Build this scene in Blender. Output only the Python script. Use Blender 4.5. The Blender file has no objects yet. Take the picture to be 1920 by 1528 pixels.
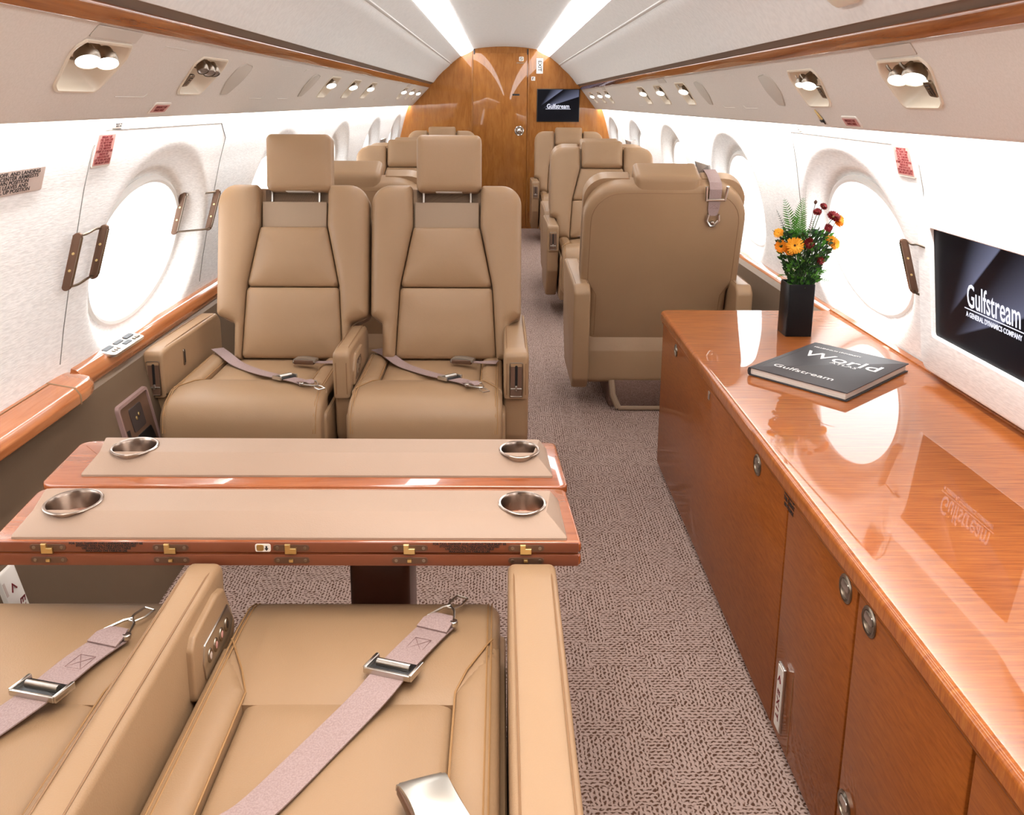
import bpy, math, random
import numpy as np
from math import sin, cos, pi, radians, sqrt
from mathutils import Vector, Matrix
from mathutils.geometry import delaunay_2d_cdt
random.seed(7)
SC = bpy.context.scene
COL = SC.collection

# ------------------------------------------------------------------ camera, world, exposure
def make_camera():
    p, yw, r = .20987, .00878, -.0067
    cp, sp, cy, sy = cos(p), sin(p), cos(yw), sin(yw)
    f = Vector((sy*cp, cy*cp, -sp)); rt = Vector((cy, -sy, 0)); dn = f.cross(rt)
    R = rt*cos(r) + dn*sin(r); D = dn*cos(r) - rt*sin(r)
    m = Matrix(((R.x, -D.x, -f.x, -.0453), (R.y, -D.y, -f.y, 0), (R.z, -D.z, -f.z, 1.33244), (0, 0, 0, 1)))
    cd = bpy.data.cameras.new('camera'); cd.sensor_width = 36; cd.sensor_fit = 'HORIZONTAL'
    cd.lens = 36*1550/1920; cd.clip_start = .02      # wide lens with a falling front (architectural shift)
    cd.shift_x = (960-950.6)/1920; cd.shift_y = (520.6-764)/1920
    o = bpy.data.objects.new('camera', cd); o.matrix_world = m; COL.objects.link(o); SC.camera = o
make_camera()
W = bpy.data.worlds.new('world'); SC.world = W; W.use_nodes = True
W.node_tree.nodes['Background'].inputs[0].default_value = (.9, .95, 1, 1)
W.node_tree.nodes['Background'].inputs[1].default_value = 1.0
SC.view_settings.view_transform = 'Standard'; SC.view_settings.look = 'None'
SC.view_settings.gamma = 1; SC.view_settings.use_curve_mapping = False
SC.view_settings.exposure = 0.28
SC.cycles.use_denoising = True
SC.cycles.max_bounces = 8; SC.cycles.diffuse_bounces = 5; SC.cycles.glossy_bounces = 4
SC.cycles.sample_clamp_indirect = 6
# light levels (emission strengths)
E_WINDOW, E_WASH, E_COVE, E_LAMP = 3.5, 78.0, 7.5, 9.0

Y0, Y1 = -1.5, 11.6          # the cabin shell runs this far
# The plan was measured in drawing units: one unit of length along the cabin is .7586 m, one of
# height 1.017 m, one of width 1 m. Everything is converted to metres at the very end; round or
# square objects are drawn with Fm(), which works in metres.
UY, UZ = .75862, 1.01713

def area(name, loc, sx, sy, power, col, rot):
    l = bpy.data.lights.new(name, 'AREA'); l.shape = 'RECTANGLE'; l.size = sx; l.size_y = sy
    l.energy = power; l.color = col
    o = bpy.data.objects.new(name, l); o.location = loc; o.rotation_euler = rot; COL.objects.link(o)
    return o
# added fill lamp, out of view, brightening the near seats, table and carpet
dome = area('near_fill_light', (-.05, .95, 1.835), .55, 1.1, 11, (1, .93, .84), (0, 0, 0)); dome.data.spread = radians(125)

# ------------------------------------------------------------------ materials
def sr(r, g, b):
    f = lambda c: (c/255/12.92) if c/255 <= .04045 else ((c/255+.055)/1.055)**2.4
    return (f(r), f(g), f(b), 1)
def nmat(name):
    m = bpy.data.materials.new(name); m.use_nodes = True
    nt = m.node_tree; b = nt.nodes['Principled BSDF']
    return m, nt, b
def N(nt, t, **k):
    n = nt.nodes.new(t)
    for a, v in k.items(): setattr(n, a, v)
    return n
def simple(name, col, rough=.5, metal=0, spec=.5, coat=0, emit=None, es=0):
    m, nt, b = nmat(name)
    b.inputs['Base Color'].default_value = col; b.inputs['Roughness'].default_value = rough
    b.inputs['Metallic'].default_value = metal; b.inputs['Specular IOR Level'].default_value = spec
    b.inputs['Coat Weight'].default_value = coat; b.inputs['Coat Roughness'].default_value = .03
    if emit: b.inputs['Emission Color'].default_value = emit; b.inputs['Emission Strength'].default_value = es
    n = N(nt, 'ShaderNodeTexNoise'); n.inputs['Scale'].default_value = 300
    bp = N(nt, 'ShaderNodeBump'); bp.inputs['Strength'].default_value = .03; bp.inputs['Distance'].default_value = .0005
    nt.links.new(n.outputs['Fac'], bp.inputs['Height']); nt.links.new(bp.outputs[0], b.inputs['Normal'])
    return m
def glow(name, col, s):
    m = bpy.data.materials.new(name); m.use_nodes = True; nt = m.node_tree
    for n in list(nt.nodes): nt.nodes.remove(n)
    e = N(nt, 'ShaderNodeEmission'); e.inputs[0].default_value = col; e.inputs[1].default_value = s
    o = N(nt, 'ShaderNodeOutputMaterial'); nt.links.new(e.outputs[0], o.inputs[0]); return m
def coords(nt, scale=(1, 1, 1), rot=(0, 0, 0)):
    tc = N(nt, 'ShaderNodeTexCoord'); mp = N(nt, 'ShaderNodeMapping')
    mp.inputs['Scale'].default_value = scale; mp.inputs['Rotation'].default_value = rot
    nt.links.new(tc.outputs['Object'], mp.inputs[0]); return mp.outputs[0]
def leather(name, c1, c2, rough=.42, bump=.12):
    m, nt, b = nmat(name)
    co = coords(nt)
    n = N(nt, 'ShaderNodeTexNoise'); n.inputs['Scale'].default_value = 7; n.inputs['Detail'].default_value = 3
    nt.links.new(co, n.inputs['Vector'])
    r = N(nt, 'ShaderNodeMix', data_type='RGBA'); r.inputs[6].default_value = c1; r.inputs[7].default_value = c2
    nt.links.new(n.outputs['Fac'], r.inputs[0]); nt.links.new(r.outputs[2], b.inputs['Base Color'])
    v = N(nt, 'ShaderNodeTexVoronoi'); v.inputs['Scale'].default_value = 420; nt.links.new(co, v.inputs['Vector'])
    n2 = N(nt, 'ShaderNodeTexNoise'); n2.inputs['Scale'].default_value = 14; nt.links.new(co, n2.inputs['Vector'])
    a = N(nt, 'ShaderNodeMath', operation='MULTIPLY_ADD'); a.inputs[1].default_value = 6
    nt.links.new(n2.outputs['Fac'], a.inputs[0]); nt.links.new(v.outputs['Distance'], a.inputs[2])
    bp = N(nt, 'ShaderNodeBump'); bp.inputs['Strength'].default_value = bump; bp.inputs['Distance'].default_value = .0012
    nt.links.new(a.outputs[0], bp.inputs['Height']); nt.links.new(bp.outputs[0], b.inputs['Normal'])
    b.inputs['Roughness'].default_value = rough; b.inputs['Specular IOR Level'].default_value = .35
    return m
def wood(name, cols, scale, rough=.25, coat=1., rip=1., spec=.5):
    """scale: grain stretch; cols: dark, mid, light"""
    m, nt, b = nmat(name)
    co = coords(nt, scale)
    n = N(nt, 'ShaderNodeTexNoise'); n.inputs['Scale'].default_value = 1; n.inputs['Detail'].default_value = 6
    n.inputs['Roughness'].default_value = .62; n.inputs['Distortion'].default_value = .6
    nt.links.new(co, n.inputs['Vector'])
    r = N(nt, 'ShaderNodeValToRGB'); e = r.color_ramp.elements
    e[0].position = .30; e[0].color = cols[0]; e[1].position = .72; e[1].color = cols[2]
    x = e.new(.5); x.color = cols[1]
    nt.links.new(n.outputs['Fac'], r.inputs[0])
    # broad cloud figure
    n2 = N(nt, 'ShaderNodeTexNoise'); n2.inputs['Scale'].default_value = 3.2; n2.inputs['Detail'].default_value = 2
    nt.links.new(coords(nt), n2.inputs['Vector'])
    mx = N(nt, 'ShaderNodeMix', data_type='RGBA', blend_type='MULTIPLY'); mx.inputs[0].default_value = .35*rip
    rr = N(nt, 'ShaderNodeValToRGB'); rr.color_ramp.elements[0].position = .35; rr.color_ramp.elements[1].position = .65
    rr.color_ramp.elements[0].color = (.6, .52, .45, 1)
    nt.links.new(n2.outputs['Fac'], rr.inputs[0])
    nt.links.new(r.outputs[0], mx.inputs[6]); nt.links.new(rr.outputs[0], mx.inputs[7])
    nt.links.new(mx.outputs[2], b.inputs['Base Color'])
    b.inputs['Roughness'].default_value = rough; b.inputs['Coat Weight'].default_value = coat
    b.inputs['Coat Roughness'].default_value = .02; b.inputs['Specular IOR Level'].default_value = spec
    return m
def fabric(name, c1, c2, scale=(90, 14, 160), bump=.4, rough=.9):
    m, nt, b = nmat(name); co = coords(nt, scale)
    n = N(nt, 'ShaderNodeTexNoise'); n.inputs['Scale'].default_value = 1; n.inputs['Detail'].default_value = 4
    nt.links.new(co, n.inputs['Vector'])
    r = N(nt, 'ShaderNodeValToRGB'); r.color_ramp.elements[0].position = .36; r.color_ramp.elements[1].position = .62
    r.color_ramp.elements[0].color = c1; r.color_ramp.elements[1].color = c2
    nt.links.new(n.outputs['Fac'], r.inputs[0]); nt.links.new(r.outputs[0], b.inputs['Base Color'])
    bp = N(nt, 'ShaderNodeBump'); bp.inputs['Strength'].default_value = bump; bp.inputs['Distance'].default_value = .001
    nt.links.new(n.outputs['Fac'], bp.inputs['Height']); nt.links.new(bp.outputs[0], b.inputs['Normal'])
    b.inputs['Roughness'].default_value = rough; b.inputs['Specular IOR Level'].default_value = .2
    return m
def carpet_mat():
    m, nt, b = nmat('carpet'); L = nt.links
    tc = N(nt, 'ShaderNodeTexCoord'); sx = N(nt, 'ShaderNodeSeparateXYZ'); L.new(tc.outputs['Object'], sx.inputs[0])
    def M(op, a, c=None, d=None):
        n = N(nt, 'ShaderNodeMath', operation=op)
        for i, v in enumerate((a, c, d)):
            if v is None: continue
            if isinstance(v, (int, float)): n.inputs[i].default_value = v
            else: L.new(v, n.inputs[i])
        return n.outputs[0]
    x, y = sx.outputs[0], sx.outputs[1]
    cell = .045
    cx = M('FLOOR', M('DIVIDE', x, cell)); cy = M('FLOOR', M('DIVIDE', y, cell))
    cb = N(nt, 'ShaderNodeCombineXYZ'); L.new(cx, cb.inputs[0]); L.new(cy, cb.inputs[1])
    wn = N(nt, 'ShaderNodeTexWhiteNoise', noise_dimensions='2D'); L.new(cb.outputs[0], wn.inputs['Vector'])
    sel = M('GREATER_THAN', wn.outputs['Value'], .5)
    # wobble
    nz = N(nt, 'ShaderNodeTexNoise'); nz.inputs['Scale'].default_value = 95; nz.inputs['Detail'].default_value = 3; L.new(tc.outputs['Object'], nz.inputs['Vector'])
    wob = M('MULTIPLY', M('SUBTRACT', nz.outputs['Fac'], .5), .016)
    xw = M('ADD', x, wob); yw = M('ADD', y, wob)
    def mixv(a, c): return M('ADD', M('MULTIPLY', a, M('SUBTRACT', 1, sel)), M('MULTIPLY', c, sel))
    across, along = mixv(xw, yw), mixv(yw, xw)
    st = M('SINE', M('MULTIPLY', across, 2*pi/.0090)); row = M('FLOOR', M('DIVIDE', across, .0090))
    da = M('SINE', M('ADD', M('MULTIPLY', along, 2*pi/.0138), M('MULTIPLY', row, 2.4)))
    pit = M('MULTIPLY', M('MAXIMUM', M('SUBTRACT', st, -.25), 0), M('MAXIMUM', M('ADD', da, 1.1), 0))
    pit = M('MINIMUM', M('MULTIPLY', pit, .72), 1)
    n3 = N(nt, 'ShaderNodeTexNoise'); n3.inputs['Scale'].default_value = 420; n3.inputs['Detail'].default_value = 2
    L.new(tc.outputs['Object'], n3.inputs['Vector'])
    mx = N(nt, 'ShaderNodeMix', data_type='RGBA'); mx.inputs[6].default_value = sr(184, 157, 145); mx.inputs[7].default_value = sr(86, 58, 44)
    L.new(pit, mx.inputs[0])
    m2 = N(nt, 'ShaderNodeMix', data_type='RGBA', blend_type='MULTIPLY'); m2.inputs[0].default_value = .45
    L.new(mx.outputs[2], m2.inputs[6]); L.new(n3.outputs['Fac'], m2.inputs[7])
    g = N(nt, 'ShaderNodeGamma'); g.inputs[1].default_value = .9
    L.new(m2.outputs[2], g.inputs[0]); L.new(g.outputs[0], b.inputs['Base Color'])
    h = M('ADD', M('MULTIPLY', pit, -1), M('MULTIPLY', n3.outputs['Fac'], .6))
    bp = N(nt, 'ShaderNodeBump'); bp.inputs['Strength'].default_value = .7; bp.inputs['Distance'].default_value = .003
    L.new(h, bp.inputs['Height']); L.new(bp.outputs[0], b.inputs['Normal'])
    b.inputs['Roughness'].default_value = .95; b.inputs['Specular IOR Level'].default_value = .1
    return m

LEA = leather('tan_leather', sr(147, 117, 87), sr(154, 124, 94))
LEA2 = leather('tan_leather_trim', sr(148, 125, 102), sr(154, 131, 108), .5)
SEAM = simple('seam_leather', sr(128, 94, 62), .6)
STITCH = simple('stitch_thread', sr(150, 112, 70), .7)
BELT = fabric('belt_webbing', sr(142, 120, 116), sr(156, 134, 130), (400, 400, 400), .3, .55)
METAL = simple('brushed_metal', sr(205, 200, 192), .28, 1)
CHROME = simple('chrome', sr(225, 222, 218), .12, 1)
NICKEL = simple('antique_nickel', sr(150, 138, 124), .3, 1)
BRASS = simple('brass', sr(225, 200, 140), .3, 1)
BRONZE = simple('bronze', sr(104, 78, 62), .4, .6)
BLACK = simple('black_plastic', sr(22, 20, 20), .4)
DARK = simple('dark_recess', sr(48, 34, 28), .7)
TOPW = wood('cherry_gloss_top', (sr(132, 66, 22), sr(158, 86, 32), sr(176, 106, 46)), (8, 170, 30), .5, 1., .7, .15)
FRW = wood('cherry_gloss_front', (sr(122, 60, 18), sr(136, 72, 24), sr(147, 82, 30)), (60, 24, 170), .5, .35, .6, .15)
BKW = wood('cherry_bulkhead', (sr(142, 86, 33), sr(158, 100, 42), sr(172, 114, 52)), (30, 26, 6), .5, .8, .8, .15)
TRW = wood('cherry_trim', (sr(104, 54, 22), sr(140, 80, 38), sr(162, 100, 52)), (60, 3.0, 60), .2, .8)
LDW = wood('cherry_ledge', (sr(154, 86, 46), sr(172, 104, 60), sr(184, 118, 74)), (60, 4, 60), .2, 1)
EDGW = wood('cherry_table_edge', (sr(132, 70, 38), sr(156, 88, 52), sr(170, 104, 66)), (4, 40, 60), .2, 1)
WALLF = fabric('white_wool_panel', sr(234, 234, 232), sr(250, 250, 248), (150, 40, 300), .35)
CEILM = fabric('ceiling_suede', sr(220, 219, 215), sr(227, 226, 222), (60, 60, 60), .15)
VALM = fabric('pink_beige_panel', sr(214, 208, 199), sr(220, 214, 206), (200, 200, 200), .08, .6)
LOWF = leather('taupe_wall_leather', sr(92, 73, 55), sr(100, 81, 62), .6)
RECM = simple('brown_recess', sr(118, 102, 88), .6)
IVORY = simple('ivory_plastic', sr(220, 208, 188), .35)
GRILLE = simple('speaker_cloth', sr(190, 182, 170), .8)
BLANK = simple('blank_plate_beige', sr(200, 192, 181), .6)
SIGNW = simple('placard_white', sr(225, 218, 208), .4)
SIGNG = simple('placard_grey', sr(190, 172, 162), .4)
PINK = simple('placard_pink', sr(196, 142, 134), .5)
RED = simple('print_red', sr(112, 14, 22), .6)
INK = simple('print_black', sr(30, 24, 24), .6)
WHITE = simple('print_white', sr(240, 238, 235), .5)
PLATE = simple('grey_plate', sr(150, 142, 136), .3, .5)
LIDM = simple('satin_silver_lid', sr(176, 170, 160), .3, .85)
RINGM = simple('window_gasket', sr(236, 236, 232), .4)
PADM = leather('table_pad_leather', sr(152, 127, 108), sr(158, 133, 114), .5)
CUPM = simple('satin_cup_steel', sr(176, 160, 148), .22, 1)
SEAMG = simple('seam_grey', sr(120, 118, 114), .7)
TAUPE = simple('taupe_plastic', sr(140, 112, 106), .4)
CARPET = carpet_mat()
G_WIN = glow('daylight_pane', (.97, .985, 1, 1), E_WINDOW)
G_WASH = glow('wash_light', (1, .97, .95, 1), E_WASH)
G_COVE = glow('cove_light', (.98, .98, 1, 1), E_COVE)
G_LAMP = glow('lamp_glow', (1, .95, .88, 1), E_LAMP)
G_TEXT = glow('screen_text', (.86, .86, 1, 1), 1.0)

# ------------------------------------------------------------------ mesh helpers
class MB:
    def __init__(s): s.v = []; s.f = []; s.m = []
    def add(s, vs, fs, mi=0):
        o = len(s.v); s.v += [tuple(v) for v in vs]
        for f in fs: s.f.append([i+o for i in f]); s.m.append(mi)
    def build(s, name, mat, parent=None, smooth=True, angle=38, kind=None):
        me = bpy.data.meshes.new(name); me.from_pydata(s.v, [], s.f); 
        for k in (mat if isinstance(mat, (list, tuple)) else [mat]): me.materials.append(k)
        for p, i in zip(me.polygons, s.m): p.material_index = i
        me.update()
        import bmesh
        bm = bmesh.new(); bm.from_mesh(me); bmesh.ops.recalc_face_normals(bm, faces=bm.faces)
        ca = cos(radians(angle))
        for f in bm.faces: f.smooth = smooth
        if smooth:
            for e in bm.edges:
                if len(e.link_faces) == 2 and e.link_faces[0].normal.dot(e.link_faces[1].normal) < ca: e.smooth = False
        bm.to_mesh(me); bm.free()
        o = bpy.data.objects.new(name, me); COL.objects.link(o)
        if parent: o.parent = parent
        if kind: o['kind'] = kind
        return o
def tag(o, label, cat, group=None):
    o['label'] = label; o['category'] = cat
    if group: o['group'] = group
    return o
def empty(name, loc=(0, 0, 0), rz=0, label=None, cat=None, group=None):
    o = bpy.data.objects.new(name, None); o.location = loc; o.rotation_euler = (0, 0, rz); o.empty_display_size = .05
    COL.objects.link(o)
    if label: tag(o, label, cat, group)
    return o
def copy_tree(o, parent=None):
    c = o.copy(); COL.objects.link(c)
    if parent: c.parent = parent; c.matrix_parent_inverse = o.matrix_parent_inverse.copy()
    for ch in list(o.children): copy_tree(ch, c)
    return c
def Fr(o, ex, ey, ez=None):
    o, ex, ey = Vector(o), Vector(ex).normalized(), Vector(ey).normalized()
    ez = Vector(ez).normalized() if ez is not None else ex.cross(ey).normalized()
    f = lambda u, v, h=0: o + ex*u + ey*v + ez*h
    f.o, f.ex, f.ey, f.ez = o, ex, ey, ez
    return f
def Fm(o, ex, ey, ez=None):
    g = Fr((0, 0, 0), ex, ey, ez); O = Vector(o)
    def f(u, v, h=0): d = g(u, v, h); return O+Vector((d.x, d.y/UY, d.z/UZ))
    f.o, f.ex, f.ey, f.ez = O, g.ex, g.ey, g.ez
    return f
XY = lambda z=0: Fr((0, 0, z), (1, 0, 0), (0, 1, 0))
def rpoly(pts, r, n=5):
    out = []; k = len(pts)
    for i, p in enumerate(pts):
        ri = r[i] if isinstance(r, (list, tuple)) else r
        a = Vector(pts[i-1]); b = Vector(p); c = Vector(pts[(i+1) % k])
        d1 = (a-b); d2 = (c-b); l1, l2 = d1.length, d2.length; d1.normalize(); d2.normalize()
        ang = math.acos(max(-1, min(1, d1.dot(d2))))
        if ri <= 1e-6 or ang > 3.10: out.append(tuple(b)); continue
        t = min(ri/math.tan(ang/2), l1*.49, l2*.49); rr = t*math.tan(ang/2)
        ce = b + (d1+d2).normalized()*(rr/sin(ang/2))
        s = b + d1*t - ce; e = b + d2*t - ce
        a0 = math.atan2(s.y, s.x); a1 = math.atan2(e.y, e.x); da = (a1-a0+pi) % (2*pi) - pi
        for j in range(n+1):
            th = a0+da*j/n; out.append((ce.x+rr*cos(th), ce.y+rr*sin(th)))
    return out
def parea(p): return sum(p[i-1][0]*p[i][1]-p[i][0]*p[i-1][1] for i in range(len(p)))/2
def inset(poly, d):
    n = len(poly); out = []; s = 1 if parea(poly) > 0 else -1
    for i in range(n):
        a, b, c = (Vector(poly[i-1]), Vector(poly[i]), Vector(poly[(i+1) % n]))
        e1 = (b-a); e2 = (c-b)
        if e1.length < 1e-9: e1 = e2
        if e2.length < 1e-9: e2 = e1
        e1.normalize(); e2.normalize()
        n1 = Vector((-e1.y, e1.x))*s; n2 = Vector((-e2.y, e2.x))*s; m = (n1+n2)
        if m.length < 1e-6: m = n1
        m.normalize(); k = d/max(.5, m.dot(n1)); out.append(tuple(b+m*k))
    return out
def dense(poly, step):
    out = []
    for i in range(len(poly)):
        a = poly[i]; b = poly[(i+1) % len(poly)]; L = math.dist(a, b); k = max(1, int(L/step))
        for j in range(k): t = j/k; out.append((a[0]+(b[0]-a[0])*t, a[1]+(b[1]-a[1])*t))
    return out
def pillow(mb, poly, F, h0, h1, r, bulge=0, seg=5, both=False, mi=0, sag=None):
    rings = []
    if both:
        rings += [(inset(poly, r*(1-sin(pi/2*k/seg))), h0+r*(1-cos(pi/2*k/seg))) for k in range(seg+1)]
    else: rings.append((poly, h0))
    rings += [(inset(poly, r*(1-cos(pi/2*k/seg))), h1-r*(1-sin(pi/2*k/seg))) for k in range(seg+1)]
    n = len(poly); top = rings[-1][0]
    cx = sum(p[0] for p in top)/n; cy = sum(p[1] for p in top)/n
    fan = bulge != 0
    if fan:
        for t in (.86, .68, .45, .2):
            rings.append(([(cx+(p[0]-cx)*t, cy+(p[1]-cy)*t) for p in top], h1+bulge*(1-t*t)))
    vs = []
    for pl, h in rings: vs += [F(p[0], p[1], h) for p in pl]
    fs = []
    for k in range(len(rings)-1):
        for i in range(n):
            j = (i+1) % n; fs.append([k*n+i, k*n+j, (k+1)*n+j, (k+1)*n+i])
    fs.append(list(range(n))[::-1])
    L = (len(rings)-1)*n
    if fan:
        vs.append(F(cx, cy, h1+bulge)); c = len(vs)-1
        for i in range(n): fs.append([L+i, L+(i+1) % n, c])
    else: fs.append([L+i for i in range(n)])
    mb.add(vs, fs, mi)
def cushion(mb, poly, F, h0, h1, r, bulge=0, D=.10, step=.008, grid=.02, mi=0, close=True):
    """domed pad over any outline: height follows the distance to the edge"""
    B = dense(poly, step); n = len(B); A = np.array(B); A2 = np.roll(A, -1, axis=0); E = A2-A; EL = (E**2).sum(1)
    ins = 1 if parea(B) > 0 else -1
    def dist(P):
        d = P[:, None, :]-A[None]; t = np.clip((d*E[None]).sum(2)/EL[None], 0, 1); q = d-t[..., None]*E[None]
        return np.sqrt((q**2).sum(2)).min(1)
    nrm = np.roll(A, -1, 0)-np.roll(A, 1, 0); nrm = np.stack([-nrm[:, 1], nrm[:, 0]], 1)*ins; nrm /= np.linalg.norm(nrm, axis=1)[:, None]
    pts = [Vector(p) for p in B]; hs = [h1-r]*n
    H = lambda d: h1-r+np.sqrt(np.maximum(0, r*r-np.maximum(0, r-d)**2))+bulge*np.sin(np.clip(d/D, 0, 1)*pi/2)
    for k, fr in enumerate((.035, .14, .32, .6, 1.0)):
        c = A+nrm*(r*fr); dd = dist(c); m = dd > r*fr*.97
        if k < 3: idx = np.where(m)[0]
        else: idx = np.where(m)[0][::2]
        for i in idx: pts.append(Vector(c[i])); hs.append(float(H(dd[i])))
    x0, y0 = A.min(0); x1, y1 = A.max(0)
    gx, gy = np.meshgrid(np.arange(x0+grid/2, x1, grid), np.arange(y0+grid/2, y1, grid)); G = np.stack([gx.ravel(), gy.ravel()], 1)
    if len(G):
        dd = dist(G)
        def inp(p):
            c = False
            for i in range(n):
                a, b = B[i-1], B[i]
                if (a[1] > p[1]) != (b[1] > p[1]) and p[0] < (b[0]-a[0])*(p[1]-a[1])/(b[1]-a[1])+a[0]: c = not c
            return c
        for g, d in zip(G, dd):
            if d > r*1.25 and inp(g): pts.append(Vector(g)); hs.append(float(H(d)))
    v, e, f, ov, *_ = delaunay_2d_cdt(pts, [(i, (i+1) % n) for i in range(n)], [], 1, 1e-7)
    hh = [hs[o[0]] if o else h1 for o in ov]
    off = {}; vs = [F(p.x, p.y, h) for p, h in zip(v, hh)]
    bi = {}
    for i, o in enumerate(ov):
        for q in o:
            if q < n: bi[q] = i
    fs = [list(q) for q in f]; L = len(vs); vs += [F(B[i][0], B[i][1], h0) for i in range(n)]
    for i in range(n):
        j = (i+1) % n
        if i in bi and j in bi: fs.append([bi[i], bi[j], L+j, L+i])
    if close: fs.append([L+i for i in range(n)])
    mb.add(vs, fs, mi)
def rect(u0, u1, v0, v1): return [(u0, v0), (u1, v0), (u1, v1), (u0, v1)]
def box(mb, x0, x1, y0, y1, z0, z1, r=.004, F=None, seg=2, mi=0, rc=None):
    F = F or XY(); r = min(r, (z1-z0)*.49, (x1-x0)*.49, (y1-y0)*.49)
    pillow(mb, rpoly(rect(x0, x1, y0, y1), max(r, rc or 0), 4), F, z0, z1, r, seg=seg, both=True, mi=mi)
def tube(mb, pts, r, n=8, mi=0, cap=True, closed=False, flat=1.0):
    pts = [Vector(p) for p in pts]; k = len(pts); vs = []; prev = None
    for i in range(k):
        if closed: t = pts[(i+1) % k]-pts[i-1]
        else: t = pts[min(i+1, k-1)]-pts[max(i-1, 0)]
        t.normalize()
        u = prev if prev is not None else (Vector((0, 0, 1)) if abs(t.z) < .9 else Vector((1, 0, 0)))
        a = (u - t*u.dot(t)).normalized(); prev = a; b = t.cross(a)
        ri = r[i] if isinstance(r, (list, tuple)) else r
        for j in range(n): th = 2*pi*j/n; vs.append(pts[i]+a*(ri*cos(th)*flat)+b*(ri*sin(th)))
    fs = []
    for i in range(k if closed else k-1):
        for j in range(n):
            j2 = (j+1) % n; i2 = (i+1) % k; fs.append([i*n+j, i*n+j2, i2*n+j2, i2*n+j])
    if cap and not closed: fs += [list(range(n))[::-1], [(k-1)*n+j for j in range(n)]]
    mb.add(vs, fs, mi)
def ribbon(mb, pts, w, th=.0016, side=None, mi=0):
    """webbing strip; pts centre line, side = width direction(s)"""
    pts = [Vector(p) for p in pts]; k = len(pts); vs = []
    for i in range(k):
        t = (pts[min(i+1, k-1)]-pts[max(i-1, 0)]).normalized()
        s = Vector(side[i] if isinstance(side, list) else (side or (0, 0, 1)))
        if side is None: s = t.cross(Vector((0, 0, 1)))
        s = (s - t*s.dot(t)).normalized(); nn = s.cross(t).normalized()
        wi = w[i] if isinstance(w, (list, tuple)) else w
        for a, b in ((-1, -1), (1, -1), (1, 1), (-1, 1)): vs.append(pts[i]+s*(a*wi/2)+nn*(b*th/2))
    fs = []
    for i in range(k-1):
        for j in range(4): j2 = (j+1) % 4; fs.append([i*4+j, i*4+j2, (i+1)*4+j2, (i+1)*4+j])
    fs += [[3, 2, 1, 0], [(k-1)*4+j for j in range(4)]]
    mb.add(vs, fs, mi)
def disc(mb, F, r, h0, h1, b=.002, n=24, mi=0, u=0, v=0, bulge=0):
    pillow(mb, [(u+r*cos(2*pi*i/n), v+r*sin(2*pi*i/n)) for i in range(n)], F, h0, h1, b, seg=3, mi=mi, bulge=bulge)
def lathe(mb, F, prof, n=32, mi=0):
    vs = []; 
    for r, h in prof: vs += [F(r*cos(2*pi*i/n), r*sin(2*pi*i/n), h) for i in range(n)]
    fs = [[k*n+i, k*n+(i+1) % n, (k+1)*n+(i+1) % n, (k+1)*n+i] for k in range(len(prof)-1) for i in range(n)]
    mb.add(vs, fs, mi)
def spline(pts, n=8):
    P = [Vector(p) for p in pts]; out = []
    for i in range(len(P)-1):
        a = P[max(i-1, 0)]; b = P[i]; c = P[i+1]; d = P[min(i+2, len(P)-1)]
        for j in range(n):
            t = j/n; out.append(.5*((2*b)+(c-a)*t+(2*a-5*b+4*c-d)*t*t+(3*b-a-3*c+d)*t**3))
    out.append(P[-1]); return out
def text(body, size, F, mat, parent=None, name='lettering', sx=1., align='CENTER', extr=.0002, bold=0., shear=0., spacing=1., line=1.):
    cu = bpy.data.curves.new(name, 'FONT'); cu.body = body; cu.size = size; cu.extrude = extr; cu.offset = bold
    cu.align_x = align; cu.align_y = 'CENTER'; cu.resolution_u = 3; cu.shear = shear; cu.space_character = spacing; cu.space_line = line
    o = bpy.data.objects.new(name+'_curve', cu); COL.objects.link(o)
    bpy.context.view_layer.update()
    me = bpy.data.meshes.new_from_object(o.evaluated_get(bpy.context.evaluated_depsgraph_get()))
    bpy.data.objects.remove(o); bpy.data.curves.remove(cu)
    for v in me.vertices: v.co = F(v.co.x*sx, v.co.y, v.co.z)
    me.materials.clear(); me.materials.append(mat); me.name = name
    for p in me.polygons: p.material_index = 0
    o = bpy.data.objects.new(name, me); COL.objects.link(o)
    if parent: o.parent = parent
    return o
def extr_prof(mb, pts, y0, y1, ny=1, closed=False, mi=0):
    """profile points (x,z) swept along Y"""
    k = len(pts); vs = []
    for j in range(ny+1):
        y = y0+(y1-y0)*j/ny; vs += [(p[0], y, p[1]) for p in pts]
    fs = []
    for j in range(ny):
        for i in range(k if closed else k-1): i2 = (i+1) % k; fs.append([j*k+i, j*k+i2, (j+1)*k+i2, (j+1)*k+i])
    if closed: fs += [list(range(k))[::-1], [ny*k+i for i in range(k)]]
    mb.add(vs, fs, mi)

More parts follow.
